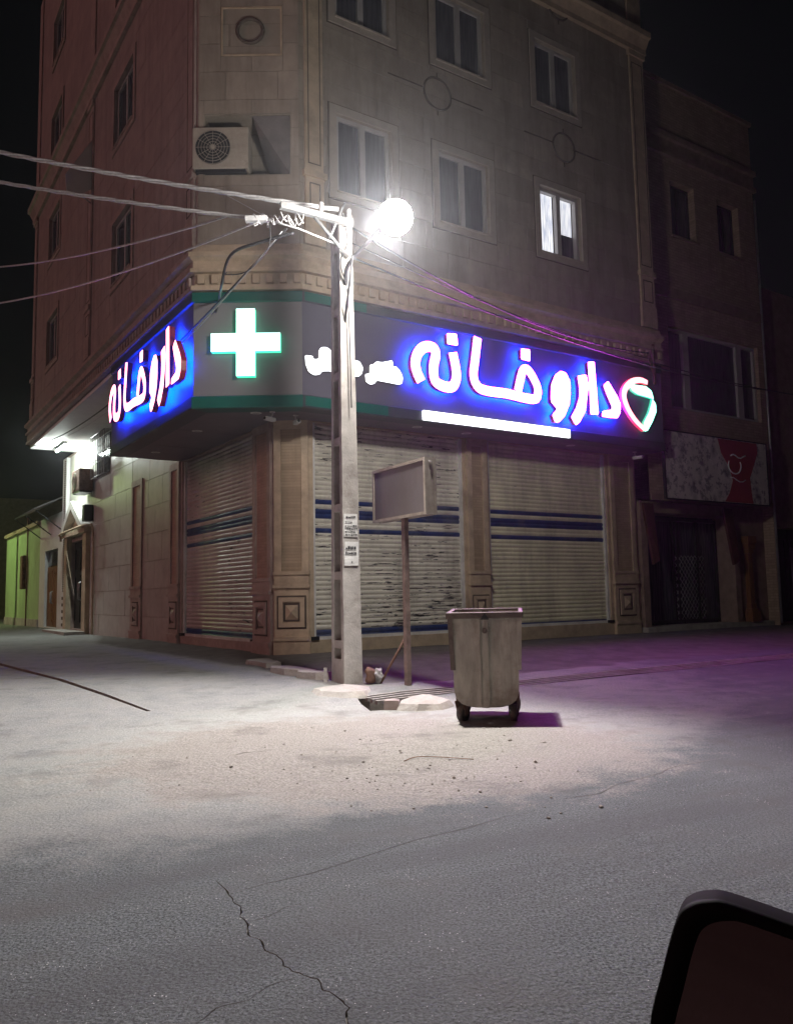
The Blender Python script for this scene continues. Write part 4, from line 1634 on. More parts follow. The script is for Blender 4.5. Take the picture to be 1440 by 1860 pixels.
cable('pale wire beside the dark drooping cable in front of the alley letters', sag(tuple(c_arm + Vector((0.2, 0.0, -0.16))), tuple(W(-OL - 0.05, 9.2, 5.35)), 0.35, 40), 0.008, MAT['cable_grey'])
cable('black cable loop hanging below the crossarm', smooth_path([tuple(c_arm + Vector((0.05, 0, -.05))), tuple(c_arm + Vector((0.02, 0.05, -0.35))), tuple(c_arm + Vector((-0.25, 0.1, -0.62))), tuple(c_arm + Vector((-0.55, 0.3, -0.58))), tuple(c_arm + Vector((-0.62, 0.62, -0.42)))], 6), 0.008, MAT['cable_black'])
cable('tangle of dark service cables bunched left of the pole under the crossarm', smooth_path([tuple(c_arm + Vector((0.35, 0, -.18))), tuple(c_arm + Vector((-0.1, 0.1, -0.25))), tuple(c_arm + Vector((-0.5, 0.3, -0.32))), tuple(c_arm + Vector((-0.75, 0.9, -0.50))), tuple(W(-0.45, -0.22, 5.95)), tuple(W(-0.5, -0.18, 5.75))], 6), 0.02, MAT['cable_black'])
brk = W(9.0, -OM - 0.12, 6.3)
p_r = AT + Vector((0.1, -0.1, 5.55))
cable('upper dark cable sagging from the pole to the bracket at the fascia end', sag(tuple(p_r + Vector((0, 0, .42))), tuple(brk), 0.35, 40), 0.013, MAT['cable_black'])
cable('lower dark cable sagging above the fascia towards the right-hand building', sag(tuple(p_r), tuple(W(14.2, -0.7, 6.15)), 0.30, 50), 0.012, MAT['cable_black'])
cable('thin dark wire crossing the upper fascia band to the bracket', sag(tuple(p_r + Vector((0, 0, .2))), tuple(W(9.1, -OM - 0.1, 6.18)), 0.15, 40), 0.007, MAT['cable_black'])
cable('dark cable running from the bracket past the dark upper window to the right edge', sag(tuple(brk + Vector((0.05, 0, -.2))), tuple(W(20.5, -1.2, 6.4)), 0.25, 30), 0.012, MAT['cable_black'])
cable('dark wire looping down the upper flange of the concrete pole', smooth_path([tuple(AT + Vector((0.03, -0.19, 6.1))), tuple(AT + Vector((0.09, -0.21, 5.7))), tuple(AT + Vector((0.0, -0.22, 5.4))), tuple(AT + Vector((0.07, -0.22, 5.1))), tuple(AT + Vector((0.10, -0.215, 4.6))), tuple(AT + Vector((0.115, -0.22, 3.5)))], 6), 0.008, MAT['cable_black'])
# splice of wound wire at the crossarm end
m = MB()
for k in range(7):
    c = c_arm + Vector((-0.12 + 0.09 * k, 0.02 * (k % 2), 0.0 + 0.03 * sin(k * 2.1)))
    m.tube([c + Vector((0.05 * cos(a * 0.7 + k), 0.05 * sin(a * 0.7), 0.06 * cos(a * 1.1 + k))) for a in range(10)], 0.008, 5)
m.box(c_arm.x - 0.25, c_arm.x + 0.02, c_arm.y - 0.05, c_arm.y + 0.03, c_arm.z - 0.03, c_arm.z + 0.035)
m.tube([tuple(c_arm), tuple(c_arm + Vector((0.4, 0.05, -0.1))), tuple(AT + Vector((0.0, -0.2, 5.65)))], 0.012, 6)
tag(m.build('cable_splice', MAT['cable_grey'], None), 'untidy knot of pale wire wound round the cables at the crossarm end', 'cable splice')

# ================================================================ blank light-box sign on a rusty post
bx, by = 0.10, 10.05
bz = gz(bx, by)
bdir = math.atan2(-0.86, 0.52)
board = thing('signboard', 'blank grey box signboard on a rusty post beside the concrete pole', 'signboard', (bx, by, bz - 0.03), bdir)
m = MB()
m.box(-0.035, 0.035, -0.03, 0.03, 0, 2.08)
m.build('post', simple('weathered_post_steel', (0.25, 0.185, 0.16), 0.75, 0.1, var=0.35, scale=9, dirt=(0.13, 0.075, 0.055), dirt_amt=0.7), board)
m = MB()
m.tube([(-0.02, -0.0, 0.62), (-0.30, -0.22, 0.03)], 0.016, 6)
m.build('stay', MAT['rust'], board)
m = MB()
x0, x1, z0, z1, th = -0.66, 0.60, 2.06, 2.74, 0.07
MAT['board_face'] = simple('blank_sign_sheet', (0.19, 0.17, 0.175), 0.5, var=0.16, scale=2.2, dirt=(0.2, 0.16, 0.15), dirt_amt=0.4, stretch=(1, 1, 0.5))
MAT['board_frame'] = simple('painted_sign_frame', (0.45, 0.40, 0.34), 0.5, var=0.2, dirt=(0.2, 0.14, 0.1), dirt_amt=0.5)
for y0, y1 in ((-th - .012, -th + .02), (th - .02, th + .012)):
    m.box(x0, x1, y0, y1, z0, z0 + 0.035)
    m.box(x0, x1, y0, y1, z1 - 0.035, z1)
    m.box(x0, x0 + 0.035, y0, y1, z0 + .035, z1 - .035)
    m.box(x1 - 0.035, x1, y0, y1, z0 + .035, z1 - .035)
m.build('frame', MAT['board_frame'], board)
m = MB()
m.box(x0 + .036, x1 - .036, -th + .002, th - .002, z0 + .036, z1 - .036)
m.build('face_sheet', MAT['board_face'], board)
m = MB()
m.box(x1 - 0.03, x1 - 0.004, -th + .022, th - .022, z0 + .006, z1 - .006)
m.box(x0 + 0.004, x0 + 0.03, -th + .022, th - .022, z0 + .006, z1 - .006)
m.box(x0 + .03, x1 - .03, -th + .022, th - .022, z1 - .03, z1 - .008)
m.box(x0 + .03, x1 - .03, -th + .022, th - .022, z0 + .008, z0 + .03)
m.build('edge_sheet', MAT['board_frame'], board)
m = MB()
m.tube([(x1 + .004, -.03, z1 - .04), (x1 + .006, .02, z1 - .06), (x1 + .004, .0, z1 - .16)], 0.006, 5)
m.build('wire_end', MAT['upvc'], board)

# ================================================================ wheeled waste container
wx, wy = 0.86, 8.12
wz = gz(wx, wy)
MAT['bin'] = simple('dusty_galvanised_bin', (0.40, 0.385, 0.335), 0.6, 0.15, var=0.30, scale=4.5, bump=0.35, bscale=9, bdist=0.010, dirt=(0.19, 0.145, 0.105), dirt_amt=0.75, stretch=(2.2, 2.2, 0.5))
MAT['bin_rim'] = simple('dirty_bin_rim', (0.15, 0.125, 0.11), 0.6, 0.3, var=0.3, scale=8, dirt=(0.06, 0.045, 0.04), dirt_amt=0.6)
wbin = thing('waste_container', 'dented grey metal wheeled waste container standing open on the street', 'waste container', (wx, wy, wz), radians(-8))
wbin.rotation_euler[0] = radians(1.6)
HT, HB, TW, BW, DP = 1.02, 0.15, 0.325, 0.297, 0.36


def bin_outline(k=1.0):
    o = [(-TW * k, HT)]
    zc = 0.34
    xs = TW + (BW - TW) * (HT - zc) / (HT - HB)
    o.append((-xs * k - 0.004, 0.66))
    for i in range(15):
        a = pi + pi * i / 14
        o.append((xs * k * (abs(cos(a)) ** 0.62) * (1 if cos(a) > 0 else -1), zc + (zc - HB) * k * (-(abs(sin(a)) ** 0.8))))
    o.append((xs * k + 0.004, 0.66))
    o.append((TW * k, HT))
    return o


ol = bin_outline()
il = [(x * 0.972, z + (0.02 if z < 0.5 else 0)) for x, z in ol]
m = MB()


def dent(x, y, z):
    return 0.008 * noise.noise((x * 4, y * 4, z * 3.0)) + 0.004 * noise.noise((x * 11, y * 9, z * 8))


ny = 10
for ring, flip in ((ol, False), (il, True)):
    for j in range(ny):
        ya, yb = -DP + 2 * DP * j / ny, -DP + 2 * DP * (j + 1) / ny
        if flip:
            ya, yb = ya * .97, yb * .97
        for i in range(len(ring) - 1):
            p, q_ = ring[i], ring[i + 1]
            m.face([(p[0], ya, p[1]), (q_[0], ya, q_[1]), (q_[0], yb, q_[1]), (p[0], yb, p[1])], 0, True)
# end panels as gridded sheets with dents
for y, sgn in ((-DP, 1), (DP, -1), (-DP * .97, -1), (DP * .97, 1)):
    nz_ = 22
    nx_ = 14
    ring = ol if abs(y) == DP else il

    def half(z):
        best = 0
        for a, b in zip(ring, ring[1:]):
            if a[1] != b[1] and min(a[1], b[1]) - 1e-6 <= z <= max(a[1], b[1]) + 1e-6 and a[0] > 0.0 - 1e-6 and b[0] > -1e-6:
                best = max(best, a[0] + (b[0] - a[0]) * (z - a[1]) / (b[1] - a[1]))
        return best
    zmin = min(z for x, z in ring)
    zsx = [zmin + 0.001 + (HT - zmin - 0.001) * (i / nz_) ** 1.6 for i in range(nz_ + 1)]
    for a, b in zip(zsx, zsx[1:]):
        ha, hb = half(a), half(b)
        for k in range(nx_):
            ua, ub = -1 + 2 * k / nx_, -1 + 2 * (k + 1) / nx_

            def P(u, z, h):
                e = (1 - u * u)
                crease = -0.012 if abs(u * h + 0.012) < 0.05 else 0.0
                return (u * h, y + (dent(u * h, y, z) * e * 1.3 + crease * e * (1 if y < 0 else -1)), z)
            m.face([P(ua, a, ha), P(ub, a, ha), P(ub, b, hb), P(ua, b, hb)], 0, True)
body = m.build('body', MAT['bin'], wbin)
m = MB()
rw = 0.036
m.bev(-TW - rw, TW + rw, -DP - rw, -DP + .004, HT - 0.04, HT + 0.02, 0.008)
m.bev(-TW - rw, TW + rw, DP - .004, DP + rw, HT - 0.04, HT + 0.02, 0.008)
m.bev(-TW - rw, -TW + .006, -DP + .006, DP - .006, HT - 0.038, HT + 0.018, 0.008)
m.bev(TW - .006, TW + rw, -DP + .006, DP - .006, HT - 0.038, HT + 0.018, 0.008)
m.build('rim', MAT['bin_rim'], wbin)
m = MB()
m.box(-0.052, -0.042, -DP - .022, -DP - 0.002, 0.18, HT - .05)
m.box(0.018, 0.028, -DP - .022, -DP - 0.002, 0.18, HT - .05)
m.build('seam', MAT['bin'], wbin)
for x in (-TW + .0, TW - .0):
    m = MB()
    xb = x * 0.945
    v8 = [(xx + e, yy, zz) for zz, xx in ((0.50, xb), (HT - .04, x)) for yy in (-DP - .014, -DP + .02) for e in (-.022, .022)]
    m.raw(v8, [(0, 2, 3, 1), (4, 5, 7, 6), (0, 1, 5, 4), (2, 6, 7, 3), (0, 4, 6, 2), (1, 3, 7, 5)])
    m.build('corner_angle', MAT['bin_rim'] if x < 0 else MAT['bin'], wbin)
m = MB()
m.cyl((0.0, -DP - .024, HT - 0.155), (0, 1, 0), 0.024, 0.014, 16)
m.build('bolt', MAT['bin_rim'], wbin)
m = MB()
m.raw([(-0.03, -DP - rw - .002, HT - .035), (0.04, -DP - rw - .002, HT - .035), (0.005, -DP - rw - .004, HT + .012), (-0.03, -DP - .02, HT - .05), (0.04, -DP - .02, HT - .05)], [(0, 1, 2), (0, 3, 4, 1)])
m.build('latch', MAT['dark_metal'], wbin)
for sx in (-1, 1):
    for sy in (-1, 1):
        m = MB()
        cx_, cy_ = sx * 0.245, sy * 0.25
        m.raw([(cx_ - .05, cy_ - .05, 0.27), (cx_ + .05, cy_ - .05, 0.27), (cx_ + .05, cy_ + .05, 0.27), (cx_ - .05, cy_ + .05, .27),
               (cx_ - .045, cy_ - .04, 0.20), (cx_ + .045, cy_ - .04, 0.20), (cx_ + .045, cy_ + .04, .20), (cx_ - .045, cy_ + .04, .20)],
              [(0, 1, 2, 3), (4, 7, 6, 5), (0, 4, 5, 1), (1, 5, 6, 2), (2, 6, 7, 3), (3, 7, 4, 0)])
        an = random.uniform(-0.5, 0.5)
        Rz = Matrix.Rotation(an, 3, 'Z')
        for e in (-1, 1):
            q4 = [Vector((e * .04, -.05, .20)), Vector((e * .04, .05, .20)), Vector((e * .04, .055, .07)), Vector((e * .04, 0.0, .06)),
                  Vector((e * .046, -.05, .20)), Vector((e * .046, .05, .20)), Vector((e * .046, .055, .07)), Vector((e * .046, 0.0, .06))]
            q4 = [Rz @ v + Vector((cx_, cy_, 0)) for v in q4]
            m.raw(q4, [(0, 1, 2, 3), (4, 7, 6, 5), (0, 4, 5, 1), (1, 5, 6, 2), (2, 6, 7, 3), (3, 7, 4, 0)])
        cst = m.build('caster', MAT['rust'], wbin)
        m = MB()
        ax = Rz @ Vector((1, 0, 0))
        ctr = Rz @ Vector((0, 0.03, 0)) + Vector((cx_, cy_, 0.082))
        m.cyl(ctr, ax, 0.08, 0.058, 24)
        m.build('tyre', MAT['rubber'], cst)
        m = MB()
        m.cyl(ctr, ax, 0.035, 0.07, 16)
        m.build('hub', MAT['bin_rim'], cst)

# ================================================================ drain cover bars, slabs and rubble
gd = thing('drain_grate', 'rusty grate of long parallel bars over the pavement-edge drain', 'drain grate', tuple((d0.x, d0.y, 0)), ANG)
for k in range(4):
    o = -0.15 + 0.10 * k
    segs = 17
    m = MB()
    prev = None
    for i in range(segs + 1):
        u = -0.34 + 8.7 * i / segs
        c = d0 + Vector((Rv.x, Rv.y)) * u + nrm * o
        z = gz(c.x, c.y) + 0.004
        ring = [(u, o - .022, z - .04), (u, o + .022, z - .04), (u, o + .022, z), (u, o - .022, z)]
        if prev:
            for q_ in range(4):
                m.face([prev[q_], prev[(q_ + 1) % 4], ring[(q_ + 1) % 4], ring[q_]])
        else:
            m.face(ring[::-1])
        prev = ring
    m.face(prev)
    m.build('bar', MAT['slab'], gd)
for i in range(8):
    u = 0.5 + i * 1.05
    c = d0 + Vector((Rv.x, Rv.y)) * u
    m = MB()
    m.box(u - .02, u + .02, -0.2, 0.2, gz(c.x, c.y) - .075, gz(c.x, c.y) - .045)
    m.build('cross_bar', MAT['rust'], gd)


def rock(name, label, cat, loc, poly, h, group=None, mat='slab', dome=0.0, tilt=(0, 0)):
    """irregular flat piece from an outline; dome > 0 rounds its top"""
    bm = bmesh.new()
    vs = [bm.verts.new((x, y, 0)) for x, y in poly]
    f = bm.faces.new(vs)
    r = bmesh.ops.extrude_face_region(bm, geom=[f])
    tv = [v for v in r['geom'] if isinstance(v, bmesh.types.BMVert)]
    cxx = sum(v.co.x for v in tv) / len(tv)
    cyy = sum(v.co.y for v in tv) / len(tv)
    for v in tv:
        v.co.z = h * (1 - 0.8 * dome) + random.uniform(-.008, .008)
        v.co.x = cxx + (v.co.x - cxx) * (0.94 - .2 * dome)
        v.co.y = cyy + (v.co.y - cyy) * (0.94 - .2 * dome)
    top = [g for g in r['geom'] if isinstance(g, bmesh.types.BMFace)]
    pk = bmesh.ops.poke(bm, faces=top)
    for v in pk['verts']:
        v.co.z = h * (1 + 0.12 * dome)
    bmesh.ops.subdivide_edges(bm, edges=bm.edges[:], cuts=2, use_grid_fill=True)
    for v in bm.verts:
        if v.co.z > 0.01:
            nn = noise.noise((v.co.x * 7 + loc[0], v.co.y * 7 + loc[1], v.co.z * 9))
            v.co += Vector((nn * .012, -nn * .012, nn * .012))
    bmesh.ops.recalc_face_normals(bm, faces=bm.faces)
    m = MB()
    m.bm(bm, 0)
    o = m.build(name, MAT[mat], None)
    o.location = (loc[0], loc[1], gz(loc[0], loc[1]) - 0.02 + loc[2])
    o.rotation_euler = (tilt[0], tilt[1], 0)
    return tag(o, label, cat, group)


rock('paving_slab', 'long broken concrete paving slab at the pavement edge, farthest left of the row', 'slab', (-2.02, 12.45, 0), [(-.30, .52), (-.36, .3), (-.1, -.05), (.08, -.42), (.30, -.36), (.18, .1), (-.02, .5)], 0.075, 'broken kerb slabs')
rock('paving_slab', 'cracked concrete paving slab lying between two others left of the pole', 'slab', (-1.52, 11.55, 0), [(-.34, .36), (-.30, .05), (-.05, -.28), (.26, -.50), (.42, -.34), (.12, .12), (-.08, .42)], 0.085, 'broken kerb slabs')
rock('paving_slab', 'thick-edged concrete paving slab next to the pole foot', 'slab', (-1.06, 10.80, 0.0), [(-.32, .36), (-.30, .12), (-.02, -.16), (.16, -.20), (.20, .0), (.02, .28), (-.18, .42)], 0.10, 'broken kerb slabs')
rock('concrete_lump', 'pale rounded mound of concrete right of the open drain hole', 'concrete lump', (0.17, 8.83, -0.01), [(-.22, -.28), (.0, -.36), (.28, -.28), (.42, -.02), (.30, .26), (.08, .40), (-.10, .26), (-.20, .02)], 0.15, dome=0.55)
rock('concrete_lump', 'pale uneven concrete collar spread before the pole foot', 'concrete lump', (-0.52, 9.62, -0.02), [(-.55, .1), (-.42, -.22), (-.1, -.38), (.15, -.34), (.22, .0), (.2, .42), (-.1, .62), (-.45, .45)], 0.11, dome=0.5)
rock('brick_chunk', 'small pinkish broken brick inside the mouth of the drain hole', 'brick', (-0.08, 8.66, 0.0), [(-.09, -.06), (.07, -.07), (.09, .06), (-.07, .08)], 0.12, mat='slab_rose_redlit')
# crumpled can and bag at the pole foot
lit = thing('crushed_can', 'crushed drink can with a scrap of plastic at the pole foot', 'litter', (-0.36, 10.15, gz(-0.36, 10.15) + 0.02), 0.4)
m = MB()
m.tube([(0, 0, 0), (0.0, 0.0, 0.03), (0.012, 0.0, 0.09), (0.0, 0.01, 0.14), (0.01, 0.0, 0.17)], [0.055, 0.065, 0.055, 0.066, 0.05], 10)
m.build('can', MAT['rust'], lit)
m = MB()
bm = bmesh.new()
bmesh.ops.create_icosphere(bm, subdivisions=3, radius=0.08)
for v in bm.verts:
    v.co += v.co.normalized() * 0.045 * noise.noise(v.co * 22)
m.bm(bm, 0, Matrix.Translation((0.10, 0.03, 0.08)))
m.build('plastic_scrap', MAT['upvc'], lit)
tag(rock('marker_stub', 'short pale stub standing at the left foot of the pole', 'stub', (-0.93, 10.42, 0.0), [(-.02, -.02), (.02, -.02), (.02, .02), (-.02, .02)], 0.2, mat='slab'), None)

# pebbles and clods on the dusty corner
m = MB()
base = bmesh.new()
bmesh.ops.create_icosphere(base, subdivisions=1, radius=1)
bvs = [v.co.copy() for v in base.verts]
bfs = [tuple(v.index for v in f.verts) for f in base.faces]
base.free()
for i in range(330):
    if i < 400:
        x, y = random.gauss(0.1, 0.85), random.gauss(5.9, 0.75)
    else:
        x, y = random.uniform(-3.5, 2.8), random.uniform(4.6, 9.5)
    if y < 4.3 or any(inside((x, y), poly) for poly, _d in holes):
        continue
    r_ = abs(random.gauss(0.0, 0.0042)) + 0.002
    if i % 45 == 0:
        r_ = random.uniform(0.010, 0.017)
    sx, sy, sz = random.uniform(.7, 1.5), random.uniform(.6, 1.2), random.uniform(.4, .8)
    rt = Matrix.Rotation(random.uniform(0, 6), 3, 'Z')
    z = gz(x, y)
    m.raw([rt @ Vector((v.x * r_ * sx * (1 + .55 * noise.noise(v * 2.3 + Vector((i, 0, 0)))), v.y * r_ * sy, v.z * r_ * sz)) + Vector((x, y, z + r_ * sz * .45)) for v in bvs], bfs)
tag(m.build('gravel', MAT['stonechip'], None, recalc=False), 'loose pebbles and clods scattered over the dusty street corner', 'gravel', kind='stuff')
tw = MB()
tw.tube(smooth_path([(0.02, 6.02, gz(.02, 6.02) + .008), (0.12, 6.12, gz(.1, 6.1) + .014), (0.3, 6.1, gz(.3, 6.1) + .010), (0.52, 6.02, gz(.5, 6.0) + .008)], 5), 0.0035, 5)
tag(tw.build('twig', MAT['wood'], None), 'thin dry twig lying on the dusty ground before the container', 'twig')

# ================================================================ right-hand neighbour
nb = thing('brick_building', 'dark four-storey brick building with a faded banner right of the pharmacy', 'building', ORG, ANG)
MAT['brick'] = cladding('tan_brick', (0.40, 0.29, 0.21), 0.21, 0.07, 0.008, 0.5, 0.25)
MAT['brick_trim'] = simple('brown_stone_band', (0.27, 0.19, 0.15), 0.7, var=0.25, scale=5)
NOFF = 0.30
FN = f_main(NOFF)
N0, N1 = 9.62, 14.35
wins = [(10.92, 11.85, 9.68, 11.08), (12.75, 13.65, 9.65, 11.05)]
big = (10.56, 14.12, 5.40, 7.38)
m = MB()
wall_face(m, FN, N0, N1, 3.2, 13.5, wins + [big], 0.25)
m.face([(N1, -NOFF, 0), (N1, 9, 0), (N1, 9, 13.5), (N1, -NOFF, 13.5)])
m.face([(N0, -NOFF, 13.5), (N1, -NOFF, 13.5), (N1, 9, 13.5), (N0, 9, 13.5)])
m.build('wall', MAT['brick'], nb)
m = MB()
fbox(m, FN, N0 - .02, N1 + .06, 13.5, 13.6, -0.3, 0.06)
m.build('coping', MAT['brick_trim'], nb)
for z0, z1, dd in ((11.62, 11.74, 0.10), (11.74, 12.06, 0.03), (12.06, 12.18, 0.12), (8.06, 8.30, 0.06), (3.2, 3.34, 0.05)):
    m = MB()
    fbox(m, FN, N0, N1 + .03, z0, z1, 0.002, dd)
    m.build('band_course', MAT['brick_trim'], nb)
for a, b, c, d in wins:
    m = MB()
    fframe(m, FN, a, b, c, d, 0.05, -0.24, -0.18)
    fbox(m, FN, (a + b) / 2 - .025, (a + b) / 2 + .025, c + .05, d - .05, -0.235, -0.185)
    w = m.build('window', MAT['dark_metal'], nb)
    m = MB()
    fbox(m, FN, a + .04, b - .04, c + .04, d - .04, -0.23, -0.215)
    m.build('pane', MAT['glass'], w)
    m = MB()
    fbox(m, FN, a - .05, b + .05, c - .06, c - .002, -0.05, 0.05)
    m.build('sill', MAT['brick_trim'], w)
a, b, c, d = big
m = MB()
fframe(m, FN, a, b, c, d, 0.08, -0.2, -0.1)
for u in (a + 0.62, b - 0.82):
    fbox(m, FN, u, u + 0.22, c + .08, d - .08, -0.2, -0.09)
w = m.build('window', MAT['upvc'], nb)
for u0, u1 in ((a + .08, a + .62), (a + .84, b - .82), (b - .60, b - .08)):
    m = MB()
    fbox(m, FN, u0, u1, c + .08, d - .08, -0.18, -0.16)
    m.build('pane', MAT['glass'], w)
m = MB()
m.tube([FN(N1 - 0.03, 0.3, 0.06), FN(N1 - 0.03, 11.4, 0.06)], 0.03, 8)
m.build('downpipe', MAT['galv'], nb)
# shop bay: recessed portal, folding grille door, columns
FN0 = f_main(0.05)
m = MB()
fbox(m, FN0, 9.55, 9.75, 0.25, 3.2, -0.6, 0.02)
fbox(m, FN0, 12.95, 13.15, 0.25, 3.2, -0.6, 0.02)
fbox(m, FN0, 9.75, 12.95, 2.95, 3.2, -0.6, 0.02)
fbox(m, FN0, 13.15, 14.35, 0.25, 3.2, -0.6, -0.05)
m.build('shop_front', MAT['brick_trim'], nb)
m = MB()
fbox(m, FN0, 9.5, 14.3, 0.2, 0.36, -0.7, 0.12)
m.build('threshold', MAT['slab'], nb)
m = MB()
fbox(m, FN0, 9.75, 12.95, 0.36, 2.95, -0.58, -0.55)
sb = m.build('shop_window', MAT['glass'], nb)
m = MB()
for i in range(17):
    u = 11.2 + i * 0.1
    fbox(m, FN0, 11.2, 11.26, 0.4, 2.9, -0.5, -0.44)
    break
for u in (10.05, 11.35, 12.1, 12.85):
    fbox(m, FN0, u, u + 0.06, 0.4, 2.9, -0.5, -0.44)
fbox(m, FN0, 10.05, 12.9, 0.4, 0.47, -0.52, -0.43)
fbox(m, FN0, 10.05, 12.9, 2.83, 2.9, -0.52, -0.43)
gr = m.build('grille_frame', MAT['dark_metal'], nb)
m = MB()
u0, u1, z0, z1 = 11.2, 12.4, 0.47, 2.0
stp = 0.13
k = -20
import itertools
for k in range(-20, 30):
    for sg in (1, -1):
        # diamond mesh bars clipped to the frame
        c0 = u0 + k * stp
        pa, pb = None, None
        pts_ = []
        for i in range(41):
            z = z0 + (z1 - z0) * i / 40
            u = c0 + sg * (z - z0) * 0.8
            if u0 <= u <= u1:
                pts_.append((u, z))
        if len(pts_) > 1:
            (ua, za), (ub, zb) = pts_[0], pts_[-1]
            m.tube([FN0(ua, za, -0.46), FN0(ub, zb, -0.46)], 0.008, 4)
m.build('diamond_mesh', MAT['galv'], gr)
m = MB()
for u0_, z0_, z1_ in ((0.17, 0.362, 0.62), (0.14, 0.62, 0.68), (0.105, 0.68, 0.80), (0.085, 0.80, 2.05), (0.11, 2.05, 2.15), (0.14, 2.15, 2.30), (0.17, 2.30, 2.48)):
    fbox(m, FN0, 13.5 - u0_, 13.5 + u0_, z0_, z1_ - 0.001, -0.03, u0_)
m.build('column', MAT['wood'], nb)

# faded advertising banner above the shop
bn = thing('shop_banner', 'faded advertising banner with a red wave panel above the grille shop', 'banner', ORG, ANG)
FB = f_main(0.62)
t = NT('faded_photo_print')
vn = t.n('ShaderNodeTexVoronoi')
vn.inputs['Scale'].default_value = 2.6
mp = t.n('ShaderNodeMapping')
mp.inputs['Scale'].default_value = (1.2, 1.0, 0.8)
t.link(t.coord(), mp.inputs[0])
t.link(mp.outputs[0], vn.inputs['Vector'])
vn.inputs['Scale'].default_value = 3.6
vn.feature = 'F1'
c1 = t.ramp(vn.outputs['Distance'], [(0.05, (0.07, 0.07, 0.075)), (0.35, (0.45, 0.44, 0.41)), (0.7, (0.68, 0.66, 0.60))])
c1 = t.mix(t.ramp(t.noise(2.1, 5, 0.65), [(0.47, 0.0), (0.55, 1.0)]), c1, (0.60, 0.58, 0.52))
c1 = t.mix(t.math('MULTIPLY', t.ramp(t.noise(5.5, 4, 0.7), [(0.52, 0.0), (0.6, 1.0)]), 0.7), c1, (0.10, 0.10, 0.11))
t.base(c1)
t.set(Roughness=0.6)
MAT['photo'] = t.mat
MAT['red_print'] = simple('faded_red_print', (0.34, 0.05, 0.045), 0.6, var=0.15, scale=2)
m = MB()
fbox(m, FB, 9.80, 13.68, 3.22, 4.74, -0.06, 0.0)
m.build('sheet', MAT['photo'], bn)
m = MB()
red = [(11.75, 4.73), (13.30, 4.73), (13.32, 4.5), (13.15, 4.2), (12.95, 3.85), (12.98, 3.5), (13.02, 3.23), (11.9, 3.23), (12.1, 3.45), (12.25, 3.75), (12.15, 4.05), (11.85, 4.4)]
m.prism(red, lambda x, z, d: FB(x, z, d), 0.001, 0.004)
m.build('red_panel', MAT['red_print'], bn)
m = MB()
pts_ = [FB(12.35 + .25 * cos(a), 4.12 + .2 * sin(a), 0.008) for a in [radians(x) for x in range(150, 400, 20)]]
m.tube(pts_, 0.018, 5)
m.tube([FB(12.2 + .1 * i, 4.35 + .04 * sin(i * 1.3), 0.008) for i in range(7)], 0.018, 5)
m.tube([FB(12.15 + .12 * i, 3.78 + .05 * sin(i * 1.1 + 1), 0.008) for i in range(6)], 0.014, 5)
m.build('white_lettering', MAT['paper'], bn)
m = MB()
fframe(m, FB, 9.77, 13.71, 3.19, 4.77, 0.03, -0.06, 0.012)
m.build('frame', MAT['dark_metal'], bn)
MAT['awning'] = simple('dark_red_canvas', (0.085, 0.026, 0.022), 0.8, var=0.3, scale=4)
aw = thing('folded_awning', 'dark red folded awning strips hanging beside the grille shop', 'awning', ORG, ANG)
for u0, u1, tl_ in ((9.62, 9.80, 0.25), (12.55, 12.75, -0.2)):
    m = MB()
    m.raw([FN0(u0, 3.15, 0.06), FN0(u1 + .15, 3.15, .06), FN0(u1, 1.85, .30), FN0(u0, 1.75, .28), FN0(u0, 3.15, .0), FN0(u1 + .15, 3.15, .0), FN0(u1, 1.85, .24), FN0(u0, 1.75, .22)],
          [(0, 1, 2, 3), (4, 7, 6, 5), (0, 4, 5, 1), (1, 5, 6, 2), (2, 6, 7, 3), (3, 7, 4, 0)])
    m.build('cloth', MAT['awning'], aw)

# farther buildings along the street on the right
fb = thing('far_street_building', 'dark low rendered building beyond the brick one at the right edge', 'building', ORG, ANG)
FF = f_main(0.1)
m = MB()
wall_face(m, FF, 14.42, 30, 0.0, 9.2, [(14.75, 16.3, 0.3, 2.75), (17.4, 19.0, 5.6, 7.4), (20.5, 22.1, 5.6, 7.4)], 0.3)
m.face([(14.42, -.1, 9.2), (30, -.1, 9.2), (30, 8, 9.2), (14.42, 8, 9.2)])
m.build('wall', MAT['brick_trim'], fb)
m = MB()
for k in range(2):
    u0 = 14.78 + k * 0.77
    fbox(m, FF, u0, u0 + .74, 0.3, 2.72, -0.25, -0.19)
    for z0, z1 in ((0.5, 1.1), (1.3, 2.5)):
        fframe(m, FF, u0 + .12, u0 + .62, z0, z1, 0.05, -0.19, -0.16)
m.build('gate', MAT['dark_metal'], fb)
for a, c in ((17.4, 5.6), (20.5, 5.6)):
    m = MB()
    fbox(m, FF, a, a + 1.6, c, c + 1.8, -0.28, -0.25)
    m.build('window', MAT['glass'], fb)
ys = thing('shop_signboard', 'plain yellow signboard on the far building at the right edge', 'signboard', ORG, ANG)
MAT['yellow'] = simple('weathered_yellow_board', (0.30, 0.22, 0.03), 0.55, var=0.25, scale=2, dirt=(0.12, 0.08, 0.02), dirt_amt=0.6)
m = MB()
fbox(m, FF, 15.75, 19.2, 2.55, 3.65, 0.05, 0.20)
m.build('panel', MAT['yellow'], ys)
m = MB()
fframe(m, FF, 15.72, 19.23, 2.52, 3.68, 0.03, 0.04, 0.22)
m.build('frame', MAT['dark_metal'], ys)
